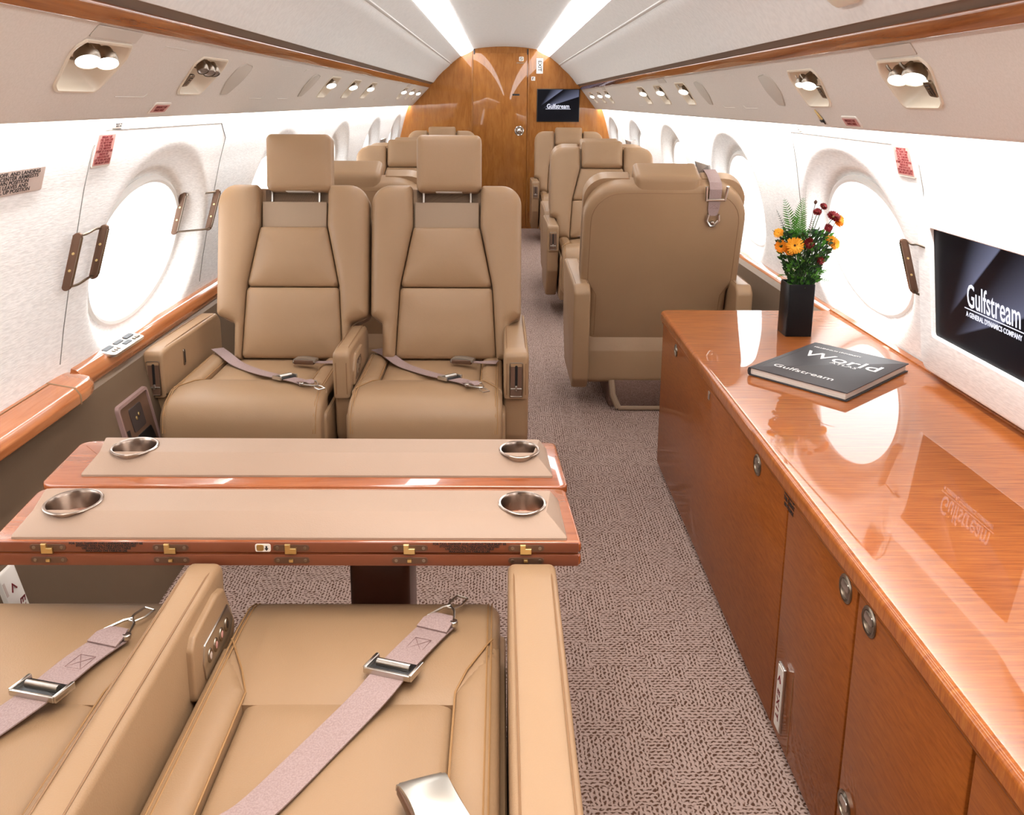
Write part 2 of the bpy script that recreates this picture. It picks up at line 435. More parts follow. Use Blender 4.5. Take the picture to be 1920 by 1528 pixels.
# ------------------------------------------------------------------ cabin shell
def wallx(z):      # half width of the curved side wall
    T = [(1.34, .985), (1.28, 1.0), (1.1, 1.058), (.92, 1.105), (.75, 1.145), (.60, 1.175), (.52, 1.185)]
    for (a, xa), (b, xb) in zip(T, T[1:]):
        if z >= b: return xa+(xb-xa)*(a-z)/(a-b)
    return T[-1][1]
WIN = {-1: [-9, -.1, 1.65, 3.42, 5.2, 7.1, 9.0, 10.9], 1: [-9, 0., 1.8, 3.62, 5.42, 7.3, 9.2, 11.0]}
WZ, WA, WB = .85, .43, .235         # pane centre height and half axes
OA, OB = .57, .33                    # outer edge of the dished surround
def shell():
    mb = MB(); box(mb, -1.3, 1.3, Y0, Y1, -.06, 0, .001); mb.build('floor', CARPET, kind='structure', smooth=False)
    # centre ceiling dome
    mb = MB(); c = [(-.345, 1.822), (-.30, 1.832), (-.2, 1.845), (-.1, 1.852), (0, 1.854), (.1, 1.852), (.2, 1.845), (.30, 1.832), (.345, 1.822)]
    extr_prof(mb, c, Y0, Y1, 8); 
    extr_prof(mb, [(.345, 1.822), (.35, 1.87), (.47, 1.85)], Y0, Y1, 1); extr_prof(mb, [(-.345, 1.822), (-.35, 1.87), (-.47, 1.85)], Y0, Y1, 1)
    mb.build('ceiling', CEILM, kind='structure')
    for s in (-1, 1):
        nm = 'left' if s < 0 else 'right'
        dz = -.01 if s > 0 else 0
        mb = MB()
        P = [(.47, 1.85), (.435, 1.778), (.438, 1.768), (.47, 1.748), (.535, 1.70), (.552, 1.686), (.553, 1.681), (.559, 1.678), (.566, 1.678), (.570, 1.670), (.574, 1.664),
             (.60, 1.641), (.65, 1.60), (.70, 1.548), (.735, 1.504), (.744, 1.494), (.748, 1.494)]
        extr_prof(mb, [(s*x, z+dz*(1.85-z)/.35) for x, z in P], Y0, Y1, 1)
        mb.build('ceiling_'+nm, CEILM, kind='structure')
        mb = MB(); extr_prof(mb, [(s*.747, 1.495+dz), (s*.755, 1.490+dz), (s*.772, 1.478+dz), (s*.785, 1.47+dz)], Y0, Y1, 1)
        mb.build('trim_%d' % (1 if s < 0 else 4), RECM, kind='structure', smooth=False)
        mb = MB(); q = rpoly([(s*.760, 1.476+dz), (s*.778, 1.443+dz), (s*.80, 1.452+dz), (s*.79, 1.490+dz)], [.006, .004, .002, .002], 4)
        extr_prof(mb, q, Y0, Y1, 1, closed=True); mb.build('trim_%d' % (2 if s < 0 else 5), TRW, kind='structure')
        # cove lamp strip up in the slot
        mb = MB(); extr_prof(mb, rpoly([(s*.345, 1.850), (s*.328, 1.820), (s*.352, 1.803), (s*.392, 1.782), (s*.440, 1.762), (s*.456, 1.752), (s*.452, 1.80)], .006, 3), Y0+.02, Y1-.02, 1, closed=True)
        tag(mb.build('cove_light', G_COVE), ['long glowing cove light strip along the %s edge of the ceiling dome' % nm][0], 'cove light')
        # side wall with dished window surrounds
        ny, nz = int((Y1-Y0)/.022), 44; z0, z1 = .53, 1.34; vs = []; hole = []
        for j in range(ny+1):
            y = Y0+(Y1-Y0)*j/ny
            for i in range(nz+1):
                z = z0+(z1-z0)*i/nz; d = 0; ins = False
                for wy in WIN[s]:
                    ro = sqrt(((y-wy+.08)/OA)**2+((z-WZ-.0)/OB)**2); ri = sqrt(((y-wy)/WA)**2+((z-WZ)/WB)**2)
                    if ri < .97: ins = True
                    if ro < 1:
                        t = (1-ro)/max(1e-6, (1-ro)+max(0, ri-1)) if ri > 1 else 1
                        t = min(1, t); d = max(d, .085*(t*t*(3-2*t)))
                yy, zz = y, z
                if ins:
                    wy = min(WIN[s], key=lambda q: abs(q-y)); ri = max(1e-4, sqrt(((y-wy)/WA)**2+((z-WZ)/WB)**2))
                    yy, zz = wy+(y-wy)*.985/ri, WZ+(z-WZ)*.985/ri
                vs.append((s*(wallx(zz)+d), yy, zz)); hole.append(ins)
        fs = []
        for j in range(ny):
            for i in range(nz):
                q = [j*(nz+1)+i, (j+1)*(nz+1)+i, (j+1)*(nz+1)+i+1, j*(nz+1)+i+1]
                if not all(hole[k] for k in q): fs.append(q)
        mb = MB(); mb.add(vs, fs); mb.build('wall_'+nm, WALLF, kind='structure', angle=80)
        for k, wy in enumerate(WIN[s]):
            if wy < Y0: continue
            t = empty('window_%d' % (k+1+(8 if s > 0 else 0)), (s*(wallx(WZ)+.085), wy, WZ)); t['kind'] = 'structure'
            ey = Vector((-s*.27, 0, 1)).normalized(); F = Fr((0, 0, 0), (0, 1, 0), ey, (-s, 0, -.27))
            mb = MB(); el = [((WA+.02)*cos(2*pi*i/48), (WB+.02)*sin(2*pi*i/48)) for i in range(48)]
            pillow(mb, el, F, -.012, -.006, .001); mb.build('pane', G_WIN, t)
            mb = MB(); pts = [F((WA-.008)*cos(2*pi*i/48), (WB-.006)*sin(2*pi*i/48), .002) for i in range(48)]
            tube(mb, pts, .013, 8, closed=True); mb.build('window_ring', RINGM, t)
        # lower wall
        xo = 1.13 if s < 0 else 1.12
        mb = MB(); extr_prof(mb, [(s*(xo+.03), .58), (s*xo, .56), (s*(xo-.01), .5), (s*(xo-.06), .25), (s*.98, .06), (s*.96, -.01)], Y0 if s < 0 else 3.83, Y1, 1)
        mb.build('wall_%s_lower' % nm, LOWF, kind='structure')
        # wash lamp strip behind the lower lip of the overhead panel
        mb = MB(); q = .024 if s < 0 else 0; extr_prof(mb, [(s*(.945+q), 1.285), (s*(.952+q), 1.296), (s*(.966+q), 1.303)], Y0+.02, Y1-.02, 1)
        tag(mb.build('wash_light', G_WASH), 'hidden strip light washing down the %s window wall' % nm, 'strip light')
    # side wall closing upper hull (behind the panels) so that no sky leaks in
    mb = MB(); 
    for s in (-1, 1): extr_prof(mb, [(s*.47, 1.852), (s*.9, 1.70), (s*1.02, 1.36), (s*1.33, 1.33), (s*1.36, .9), (s*1.34, -.05)], Y0, Y1, 1)
    extr_prof(mb, [(-.47, 1.852), (0, 1.90), (.47, 1.852)], Y0, Y1, 1)
    mb.build('wall_hull', RECM, kind='structure')
shell()

# overhead service panels (valances) with openings cut for the lamps
VL = (Vector((-.785, 1.447)), Vector((-.960, 1.269))); VR = (Vector((.790, 1.437)), Vector((.940, 1.247)))
def VF(s, y=0, sl=0):
    A, B = VL if s < 0 else VR
    d = (B-A).normalized(); n = Vector((d.y, -d.x)) if s < 0 else Vector((-d.y, d.x))   # towards the cabin
    if n.x*s > 0: n = -n
    return Fr((A.x+d.x*sl, y, A.y+d.y*sl), (0, 1, 0), (d.x, 0, d.y), (n.x, 0, n.y))
def unit_outline(s, y, w=.30):
    # v grows downwards along the panel; near corner chamfered at the lower end
    P = [(-.155, .068), (-.125, .047), (.12, .045), (.15, .075), (.148, .10), (.135, .168), (-.07, .168), (-.10, .155)]
    return [(y+u*w/.30, v) for u, v in rpoly(P, [.02, .02, .02, .03, .03, .022, .03, .03], 4)]
LU = [2.235, 3.05, 5.28, 6.06, 6.86, 9.2, 10.0, 10.8]
RU = [2.44, 3.24, 5.42, 6.20, 6.95, 9.24, 9.95, 10.8]
def valance(s):
    nm = 'left' if s < 0 else 'right'; F = VF(s); L = .2496 if s < 0 else .2421
    U = LU if s < 0 else RU; outl = [unit_outline(s, y) for y in U]
    pts = [(Y0, 0), (Y1, 0), (Y1, L), (Y0, L)]; edges = [(0, 1), (1, 2), (2, 3), (3, 0)]
    for o in outl:
        b = len(pts); pts += o; edges += [(b+i, b+(i+1) % len(o)) for i in range(len(o))]
    v, e, f, *_ = delaunay_2d_cdt([Vector(p) for p in pts], edges, [], 0, 1e-6)
    def inside(p, poly):
        c = False
        for i in range(len(poly)):
            a, b = poly[i-1], poly[i]
            if (a[1] > p[1]) != (b[1] > p[1]) and p[0] < (b[0]-a[0])*(p[1]-a[1])/(b[1]-a[1])+a[0]: c = not c
        return c
    keep = []
    for q in f:
        c = sum((v[i] for i in q), Vector((0, 0)))/len(q)
        if not any(abs(c.x-y) < .25 and inside(c, o) for y, o in zip(U, outl)): keep.append(q)
    mb = MB(); mb.add([F(p.x, p.y, 0) for p in v], keep)
    # upper return and rounded lower lip
    for pr in ([(-.012, -.002), (-.006, .004), (0, 0)], [(L, 0), (L+.010, -.003), (L+.016, -.012), (L+.012, -.018)]):
        vs = [F(y, a, b) for y in (Y0, Y1) for a, b in pr]; k = len(pr)
        mb.add(vs, [[i, i+1, k+i+1, k+i] for i in range(k-1)])
    mb.build('trim_%d' % (3 if s < 0 else 6), VALM, kind='structure', angle=50)
    for k, y in enumerate(U):
        place = [' nearest camera', ', second from camera', ', third from camera', ', fourth from camera', ', fifth from camera', ', third from bulkhead', ', second from bulkhead', ', nearest the bulkhead'][k]
        lens = ['two lamps', 'placard and small lamps', 'one lamp', 'one lamp', 'one lamp', 'one lamp', 'one lamp', 'one lamp'][k] if s < 0 else ['two lamps and placard', 'lamp and placard'] [min(k, 1)]
        t = empty('reading_light_unit', tuple(F(y, .105, 0)), 0, 'ivory dish with %s in the %s overhead panel%s' % (lens, nm, place), 'reading light', 'reading light units in the %s overhead panel' % nm)
        G = VF(s); o = t.location; G = Fr(-Vector(o), G.ex, G.ey, G.ez); G2 = VF(s)
        loc = lambda u, v, h=0: G2(u, v, h)-o
        ol = outl[k]; n = len(ol); cx = y+.005; cy = .112
        rings = [(1.05, .0005), (1.04, .0035), (1.0, .004), (.97, 0), (.93, -.012), (.8, -.03), (.55, -.042), (.25, -.046)]
        vs = []
        for sc_, h in rings: vs += [loc(cx+(p[0]-cx)*sc_, cy+(p[1]-cy)*(sc_ if sc_ < 1 else 1+(sc_-1)*1.8), h) for p in ol]
        fs = [[r*n+i, r*n+(i+1) % n, (r+1)*n+(i+1) % n, (r+1)*n+i] for r in range(len(rings)-1) for i in range(n)]
        fs.append([(len(rings)-1)*n+i for i in range(n)])
        mb = MB(); mb.add(vs, fs); mb.build('dish', IVORY, t, angle=60)
        # lamp heads
        if s < 0: L2 = [[(-.055, .080, .024), (.05, .080, .022)], [(-.055, .075, .015), (.02, .08, .017), (.075, .08, .015)]][min(k, 1)] if k < 2 else [(0, .085, .024)]
        else: L2 = [(-.04, .082, .026), (.055, .082, .022)] if k == 0 else [(-.02, .085, .022), (.06, .080, .014)] if k == 1 else [(0, .085, .024)]
        for q, (u, v, r) in enumerate(L2):
            # head: short metal can pointing down into the cabin
            ax = Vector((-s*.30, -.42, -.80)).normalized(); up = Vector((0, 1, 0)); ex = up.cross(ax).normalized(); ey = ax.cross(ex)
            H = Fm(loc(y+u, v, -.004), ex, ey, ax)
            mb = MB(); lathe(mb, H, [(.0, -.016), (r*.62, -.016), (r*.70, -.012), (r*.74, -.002), (r*.97, .0), (r*1.0, .003), (r*1.0, .016), (r*.97, .018), (r*.92, .015)], 20)
            c = (loc(y+u, v, -.04), loc(y+u, v, -.008)); tube(mb, c, r*.42, 8)
            tube(mb, [H(r*.9, 0, .002), H(r*1.35, .0, -.004), H(r*1.5, 0, -.008)], r*.14, 6)
            lm = mb.build('lamp_head', NICKEL, t)
            lit = not (s < 0 and k == 1)
            mb = MB(); disc(mb, H, r*.93, .006, .0165, .002, 20, bulge=.004); mb.build('lens', G_LAMP if lit else PLATE, lm)
        if (s < 0 and k == 1) or (s > 0):
            u, v = ((-.078, .125) if s < 0 else (-.082, .122))
            mb = MB(); q = rpoly([(-.022, -.02), (.02, -.02), (.026, .018), (-.014, .022)], .006, 3)
            K = Fr(loc(y+u, v, -.004), VF(s).ex, VF(s).ey, VF(s).ez)
            pillow(mb, q, K, 0, .006, .001, seg=1); pl = mb.build('seat_placard', NICKEL, t)
            mb = MB()
            for a, b, c, d in ((-.010, -.012, -.008, .014), (-.002, -.012, .012, -.009), (-.002, -.004, .010, -.001), (.004, .002, .007, .014)):
                pillow(mb, rect(a, c, b, d), K, .0058, .0066, .0001, seg=1)
            mb.build('pictogram', INK, pl)
    # flush detail: speaker grilles, blank plates, panel seams
    sp = ([3.45, 4.75] if s < 0 else [3.70, 4.95])
    for k, y in enumerate(sp):
        mb = MB(); P = rpoly([(y-.10, .062), (y-.03, .046), (y+.075, .052), (y+.09, .11), (y+.05, .165), (y-.03, .17), (y-.09, .12)], .035, 5)
        pillow(mb, P, F, .0008, .0028, .0012, seg=2)
        tube(mb, [F(p[0], p[1], .001) for p in inset(P, -.002)], .0016, 4, closed=True)
        tag(mb.build('speaker_grille', GRILLE), 'oval cloth speaker grille in the %s overhead panel, %s' % (nm, 'the nearer one' if k == 0 else 'the farther one'), 'speaker', 'speaker grilles in the overhead panels')
    for k, y in enumerate(([2.235, 9.2] if s < 0 else [2.44, 5.9, 9.24])):
        mb = MB(); pillow(mb, rpoly(rect(y-.13, y+.13, .006, .035), .004, 2), F, .0006, .0022, .0008, seg=1)
        tag(mb.build('blank_plate', BLANK), 'thin beige blank plate above the %s reading lights, %s' % (nm, ['nearest one', 'second one', 'farthest one'][k if k or s > 0 else 0] if not (s < 0 and k) else 'far one'), 'cover plate')
    mb = MB()
    for y in (2.62, 3.95, 4.45, 7.5, 8.3) if s < 0 else (4.2, 4.6, 7.5, 8.3):
        for a, b in (((y-.06, .03), (y+.14, .03)), ((y-.10, .185), (y+.10, .185))):
            tube(mb, [F(a[0], a[1]+.012, .0004), F(a[0]+.012, a[1], .0004), F(b[0], b[1], .0004)] if a[1] < .1 else [F(a[0], a[1], .0004), F(b[0], b[1], .0004), F(b[0]+.012, b[1]-.012, .0004)], .0011, 4)
    tag(mb.build('panel_seam', VALM), 'fine raised seams of removable hatches in the %s overhead panel' % nm, 'panel seam')
valance(-1); valance(1)

# far bulkhead with door
def bulkhead():
    Yb = Y1
    mb = MB(); out = [(-1.3, -.01), (1.3, -.01), (1.3, 1.2), (1.0, 1.4), (.6, 1.7), (.4, 1.84), (0, 1.9), (-.4, 1.84), (-.6, 1.7), (-1.0, 1.4), (-1.3, 1.2)]
    F = Fr((0, Yb, 0), (1, 0, 0), (0, 0, 1), (0, -1, 0)); pillow(mb, out, F, -.05, .0, .001, seg=1)
    mb.build('wall_far', BKW, kind='structure', smooth=False)
    t = empty('door_1', (-.045, Yb, 0)); t['kind'] = 'structure'
    K = Fr((0, 0, 0), (1, 0, 0), (0, 0, 1), (0, -1, 0))
    mb = MB(); pillow(mb, rpoly(rect(-.288, .272, .02, 1.79), .004, 2), K, .001, .012, .002, seg=2); mb.build('door_panel', BKW, t)
    mb = MB()
    for x in (-.298, .287): pillow(mb, rpoly(rect(x-.006, x+.006, .02, 1.835), .002, 2), K, .001, .02, .002, seg=2)
    for x in (-.275, .275): pillow(mb, rect(x-.006, x+.006, 1.775, 1.83), K, .012, .018, .001, seg=1, mi=1)
    mb.build('door_jamb', [BKW, BLACK], t)
    mb = MB(); lathe(mb, Fr(K(.195, 1.015, .012), K.ex, K.ey, K.ez), [(.050, 0), (.050, .004), (.044, .008), (.040, .004), (.026, .004), (.022, .012), (.010, .016), (0, .016)], 28)
    for a in range(3):
        th = a*2*pi/3+.4; pillow(mb, rect(-.004, .004, -.046, 0), Fr(K(.195, 1.015, .012), (cos(th), 0, sin(th)), (-sin(th), 0, cos(th)), K.ez), .004, .010, .001, seg=1)
    mb.build('door_handle', CHROME, t)
    mb = MB(); pillow(mb, rpoly(rect(.12, .195, 1.37, 1.388), .004, 2), K, .011, .014, .001, seg=1); mb.build('vent_slot', BLACK, t)
    mb = MB(); pillow(mb, rpoly(rect(.16, .24, 1.69, 1.697), .002, 2), K, .011, .022, .001, seg=1); mb.build('coat_hook', NICKEL, t)
    s = empty('no_smoking_sign', (.165, Yb-.013, 1.733), 0, 'tiny round no smoking placard above the hook on the bulkhead door', 'sign')
    K = Fr((0, 0, 0), (1, 0, 0), (0, 0, 1), (0, -1, 0))
    mb = MB(); pillow(mb, rpoly(rect(-.024, .024, -.022, .022), .008, 3), K, 0, .002, .0005, seg=1); mb.build('plate', SIGNW, s)
    mb = MB(); tube(mb, [K(.014*cos(a*pi/8), .014*sin(a*pi/8), .002) for a in range(16)], .002, 4, closed=True); tube(mb, [K(-.010, .010, .002), K(.010, -.010, .002)], .002, 4); mb.build('symbol', INK, s)
    s = empty('exit_sign', (.355, Yb-.001, 1.665), 0, 'vertical white EXIT sign with dark letters on the bulkhead right of the door', 'sign')
    mb = MB(); pillow(mb, rpoly(rect(-.034, .034, -.075, .075), .003, 2), K, 0, .008, .001, seg=1); mb.build('plate', SIGNW, s)
    text('EXIT', .052, Fr(K(0, 0, .0085), (0, 0, -1), (1, 0, 0), (0, -1, 0)), INK, s, bold=.001)
    s = empty('lavatory_sign', (.29, Yb-.001, 1.54), 0, 'small square pictogram placard below the EXIT sign on the bulkhead', 'sign')
    mb = MB(); pillow(mb, rpoly(rect(-.02, .02, -.02, .02), .003, 2), K, 0, .003, .0005, seg=1); mb.build('plate', SIGNW, s)
    mb = MB(); pillow(mb, rect(-.010, -.003, -.012, .012), K, .003, .0036, .0001, seg=1); pillow(mb, rect(-.003, .008, .006, .012), K, .003, .0036, .0001, seg=1)
    pillow(mb, rect(.006, .011, -.008, -.002), K, .003, .0036, .0001, seg=1); mb.build('symbol', INK, s)
    s = empty('bulkhead_monitor', (.552, Yb-.001, 1.275), 0, 'flat black television showing a white word, mounted on the wooden bulkhead', 'television')
    mb = MB(); pillow(mb, rpoly(rect(-.222, .222, -.165, .165), .004, 2), K, 0, .02, .003, seg=2); mb.build('housing', BLACK, s)
    mb = MB(); pillow(mb, rect(-.214, .214, -.157, .157), K, .0195, .0205, .0003, seg=1); sc_ = mb.build('screen', SCREEN, s)
    text('Gulfstream', .062, Fr(K(-.0, -.01, .0207), K.ex, K.ey, K.ez), G_TEXT, sc_, sx=.85, bold=.0008)
    mb = MB(); pillow(mb, rect(-.13, .13, -.038, -.034), K, .0206, .0209, .0001, seg=1); mb.build('underline', G_TEXT, sc_)
    # rear closing wall behind the camera
    mb = MB(); pillow(mb, out, Fr((0, Y0, 0), (1, 0, 0), (0, 0, 1), (0, -1, 0)), 0, .05, .001, seg=1); mb.build('wall_back', LOWF, kind='structure', smooth=False)
def screen_mat(name, axis, k):
    """picture on a screen: two soft bluish searchlight beams on black"""
    m, nt, b = nmat(name); L = nt.links
    tc = N(nt, 'ShaderNodeTexCoord'); sx = N(nt, 'ShaderNodeSeparateXYZ'); L.new(tc.outputs['Object'], sx.inputs[0])
    def M(op, a, c=0):
        n = N(nt, 'ShaderNodeMath', operation=op)
        for i, v in enumerate((a, c)):
            if isinstance(v, (int, float)): n.inputs[i].default_value = v
            else: L.new(v, n.inputs[i])
        return n.outputs[0]
    u = M('MULTIPLY', sx.outputs[axis], k); v = M('MULTIPLY', sx.outputs[2], abs(k)*.76 if axis else k)
    tot = None
    for (ax, az, dx, dz, w0, w1, amp) in ((-.329, -.0115, .81, .585, .012, .42, .30), (-.30, -.060, .951, .308, .006, .40, .26)):
        p, q = M('SUBTRACT', u, ax), M('SUBTRACT', v, az)
        t = M('ADD', M('MULTIPLY', p, dx), M('MULTIPLY', q, dz)); d = M('ADD', M('MULTIPLY', p, -dz), M('MULTIPLY', q, dx))
        w = M('ADD', M('MULTIPLY', M('MAXIMUM', t, 0), w1), w0)
        f = M('POWER', M('MAXIMUM', M('SUBTRACT', 1, M('DIVIDE', M('MAXIMUM', d, 0), w)), 0), 1.6)
        edge = M('MINIMUM', M('MAXIMUM', M('MULTIPLY', M('ADD', d, .004), 160), 0), 1)
        f = M('MULTIPLY', M('MULTIPLY', f, edge), M('MULTIPLY', M('MINIMUM', M('MAXIMUM', M('MULTIPLY', t, 5), 0), 1), amp))
        tot = f if tot is None else M('ADD', tot, f)
    mx = N(nt, 'ShaderNodeMix', data_type='RGBA'); mx.inputs[6].default_value = (.0015, .0015, .004, 1); mx.inputs[7].default_value = (.62, .66, 1, 1)
    L.new(tot, mx.inputs[0]); L.new(mx.outputs[2], b.inputs['Emission Color']); b.inputs['Emission Strength'].default_value = .75
    b.inputs['Base Color'].default_value = (.002, .002, .003, 1); b.inputs['Roughness'].default_value = .35; b.inputs['Specular IOR Level'].default_value = .12
    return m
SCREEN = screen_mat('bulkhead_picture', 0, 1.8); SCREEN2 = screen_mat('wall_monitor_picture', 1, -1.318)
bulkhead()

# ------------------------------------------------------------------ ledges along the walls
def ledge(s):
    nm = 'left' if s < 0 else 'right'
    F = lambda P: [(s*x, z) for x, z in P]
    t = empty('side_ledge', (s*1.15, 4.0 if s < 0 else 6.0, .6), 0, 'glossy cherry wood ledge running under the windows of the %s wall' % nm, 'ledge')
    off = Vector(t.location)
    def put(mb, *a, **k):
        mb.v = [tuple(Vector(v)-off) for v in mb.v]; return mb.build(*a, **k)
    q = 0 if s < 0 else -.033; far = F(rpoly([(1.172, .63+q), (1.155, .624+q), (1.143, .612+q), (1.137, .590+q), (1.143, .567+q), (1.172, .565+q)], [.002, .02, .02, .014, .01, .002], 5))
    mb = MB(); extr_prof(mb, far, 2.74 if s < 0 else 3.83, Y1-.002, 1, closed=True); put(mb, 'rail', LDW, t)
    if s < 0:
        near = F(rpoly([(1.172, .632), (1.16, .629), (1.10, .618), (1.088, .60), (1.088, .578), (1.10, .572), (1.172, .57)], [.002, .004, .012, .01, .008, .002, .002], 5))
        mb = MB(); extr_prof(mb, near, Y0+.05, 2.58, 1, closed=True); put(mb, 'table_cover', LDW, t)
        # rounded shoulder where the thick part swells out
        mb = MB(); k = 14; vs = []; n = len(near)
        for j in range(k+1):
            q = j/k; w = sqrt(max(0, 1-(q)**2.6)); y = 2.588+.165*q
            for a, b in near:
                aa = min(abs(a), 1.172); xx = 1.172-(1.172-aa)*(w*1+(1-w)*.40); vs.append((s*xx, y, .60+(b-.60)*(.35+.65*w)))
        fs = [[j*n+i, j*n+(i+1) % n, (j+1)*n+(i+1) % n, (j+1)*n+i] for j in range(k) for i in range(n)]+[list(range(n)), [k*n+i for i in range(n)]]
        mb.add(vs, fs); put(mb, 'shoulder', LDW, t)
        mb = MB(); extr_prof(mb, F([(1.172, .6325), (1.16, .6295), (1.10, .6185), (1.0875, .60), (1.0875, .576)]), 2.579, 2.589, 1); extr_prof(mb, F([(1.162, .6302), (1.159, .6300)]), Y0+.1, 2.58, 1); put(mb, 'joint_line', SEAM, t)
        c = empty('seat_control_panel', (-1.152, 3.075, .6195), 0, 'slim silver control panel with buttons set in the left ledge beside the armrest', 'control panel')
        K = Fr((0, 0, 0), (0, 1, 0), (-1, 0, .2)); mb = MB()
        pillow(mb, rpoly(rect(-.135, .135, -.028, .028), .018, 4), K, -.003, .005, .002, seg=2); mb.build('plate', METAL, c)
        for u, v, a, b in ((-.085, .010, .032, .008), (.0, .010, .03, .007), (.085, .010, .032, .008), (.02, -.010, .028, .007)):
            mb = MB(); pillow(mb, rpoly(rect(u-a, u+a, v-b, v+b), .004, 2), K, .0045, .0065, .0006, seg=1); mb.build('display', BLACK, c)
        for u in (-.10, -.08, -.06, .075, .095, .11):
            mb = MB(); disc(mb, K, .006, .0045, .0075, .001, 12, u=u, v=-.012); mb.build('button', NICKEL, c)
ledge(-1); ledge(1)

# ------------------------------------------------------------------ credenza
def credenza():
    t = empty('credenza', (.86, 2.2, 0), 0, 'long glossy cherry wood credenza along the right wall with nickel latches', 'cabinet')
    O = Vector(t.location)
    def put(mb, *a, **k): mb.v = [tuple(Vector(v)-O) for v in mb.v]; return mb.build(*a, **k)
    ya, yb = -.6, 3.81
    mb = MB(); box(mb, .555, 1.165, ya, yb, .001, .56, .004); put(mb, 'carcass', FRW, t)
    mb = MB(); P = rpoly([(.548, .562), (.534, .568), (.534, .580), (.556, .590), (1.185, .590), (1.185, .562)], [.002, .004, .008, .02, .001, .001], 5)
    # top with rounded far corner: pillow plan
    plan = rpoly([(.534, ya), (1.172, ya), (1.172, yb+.012), (.534, yb+.012)], [.013, .013, .013, .035], 8)
    pillow(mb, plan, XY(), .560, .590, .011, seg=6, both=False); put(mb, 'countertop', TOPW, t)
    mb = MB(); extr_prof(mb, [(1.150, .588), (1.153, .594), (1.172, .597), (1.172, .588)], ya, yb+.01, 1, closed=True); put(mb, 'back_ledge', TOPW, t)
    # moulding reed below the edge
    mb = MB(); tube(mb, [(.546, ya, .557), (.546, yb, .557)], .008, 10); tube(mb, [(.549, ya, .545), (.549, yb, .545)], .006, 8); put(mb, 'edge_moulding', FRW, t)
    D = [(2.043, 3.795, .02, .54), (1.602, 2.037, .02, .54), (1.157, 1.596, .02, .54), (.60, 1.151, .02, .54)]
    F = Fr((.555, 0, 0), (0, 1, 0), (0, 0, 1), (-1, 0, 0)); doors = []
    for i, (a, b, c, d) in enumerate(D):
        mb = MB(); pillow(mb, rpoly(rect(a+.0015, b-.0015, c, d), .003, 2), F, -.001, .010, .002, seg=2); doors.append(put(mb, 'door', FRW, t))
    mb = MB(); pillow(mb, rect(1.904, 1.907, .03, .205), F, .0095, .0104, .0002, seg=1); put(mb, 'kick_panel_seam', SEAM, doors[1])
    def latch(y, z, par, r=.022):
        K = Fm(F(y, z, .010), F.ex, F.ey, F.ez); mb = MB()
        lathe(mb, K, [(r*1.12, 0), (r*1.12, .0015), (r*1.0, .0035), (r*.84, .0025), (r*.8, -.001)], 28); disc(mb, K, r*.8, -.001, .001, .0005, 24)
        mb.v = [tuple(Vector(v)-O) for v in mb.v]; l = mb.build('latch', NICKEL, par)
        mb = MB(); pillow(mb, rpoly([(-r*.72, -r*.1), (r*.72, -r*.1), (r*.55, r*.62), (-r*.55, r*.62)], r*.2, 3), K, 0, .0035, .001, seg=2, bulge=.0008)
        mb.v = [tuple(Vector(v)-O) for v in mb.v]; mb.build('latch_button', METAL, l)
    latch(3.489, .514, doors[0], .019); latch(2.308, .517, doors[0], .022)
    latch(1.658, .519, doors[1]); latch(1.538, .519, doors[2]); latch(1.56, .163, doors[2]); 
    K = Fr(F(2.90, .519, .010), F.ex, F.ey, F.ez); mb = MB(); pillow(mb, rpoly([(-.011, -.012), (.011, -.012), (.011, .012), (-.011, .012)], .004, 3), K, 0, .002, .0005, seg=1)
    put(mb, 'lock', METAL, doors[0]); 
    l = text('MAXIMUM LOAD\nCAPACITY OF\nTHIS CABINET\n100 POUNDS', .0125, Fr(F(2.035, .535, .0104)-O, (0, -1, 0), (0, 0, 1)), INK, t, 'load_label', bold=.0004, line=1.0)
    e = empty('exit_sign', (.543, 1.972, .122), 0, 'upright white EXIT sign with red letters and arrow low on the credenza front', 'sign')
    K = Fr((0, 0, 0), (0, -1, 0), (0, 0, 1), (-1, 0, 0)); mb = MB()
    pillow(mb, rpoly(rect(-.022, .022, -.074, .074), .004, 3), K, -.001, .004, .001, seg=2); mb.build('housing', METAL, e)
    mb = MB(); pillow(mb, rpoly(rect(-.0185, .0185, -.070, .070), .003, 2), K, .0038, .0052, .0005, seg=1); mb.build('plate', SIGNW, e)
    text('EXIT', .027, Fr(K(0, -.016, .0055), (0, 0, -1), (0, -1, 0), (-1, 0, 0)), RED, e, bold=.0008, spacing=1.35)
    mb = MB(); tube(mb, [K(.009, .036, .0055), K(0, .050, .0055), K(-.009, .036, .0055)], .0016, 4); mb.build('arrow', RED, e)
credenza()

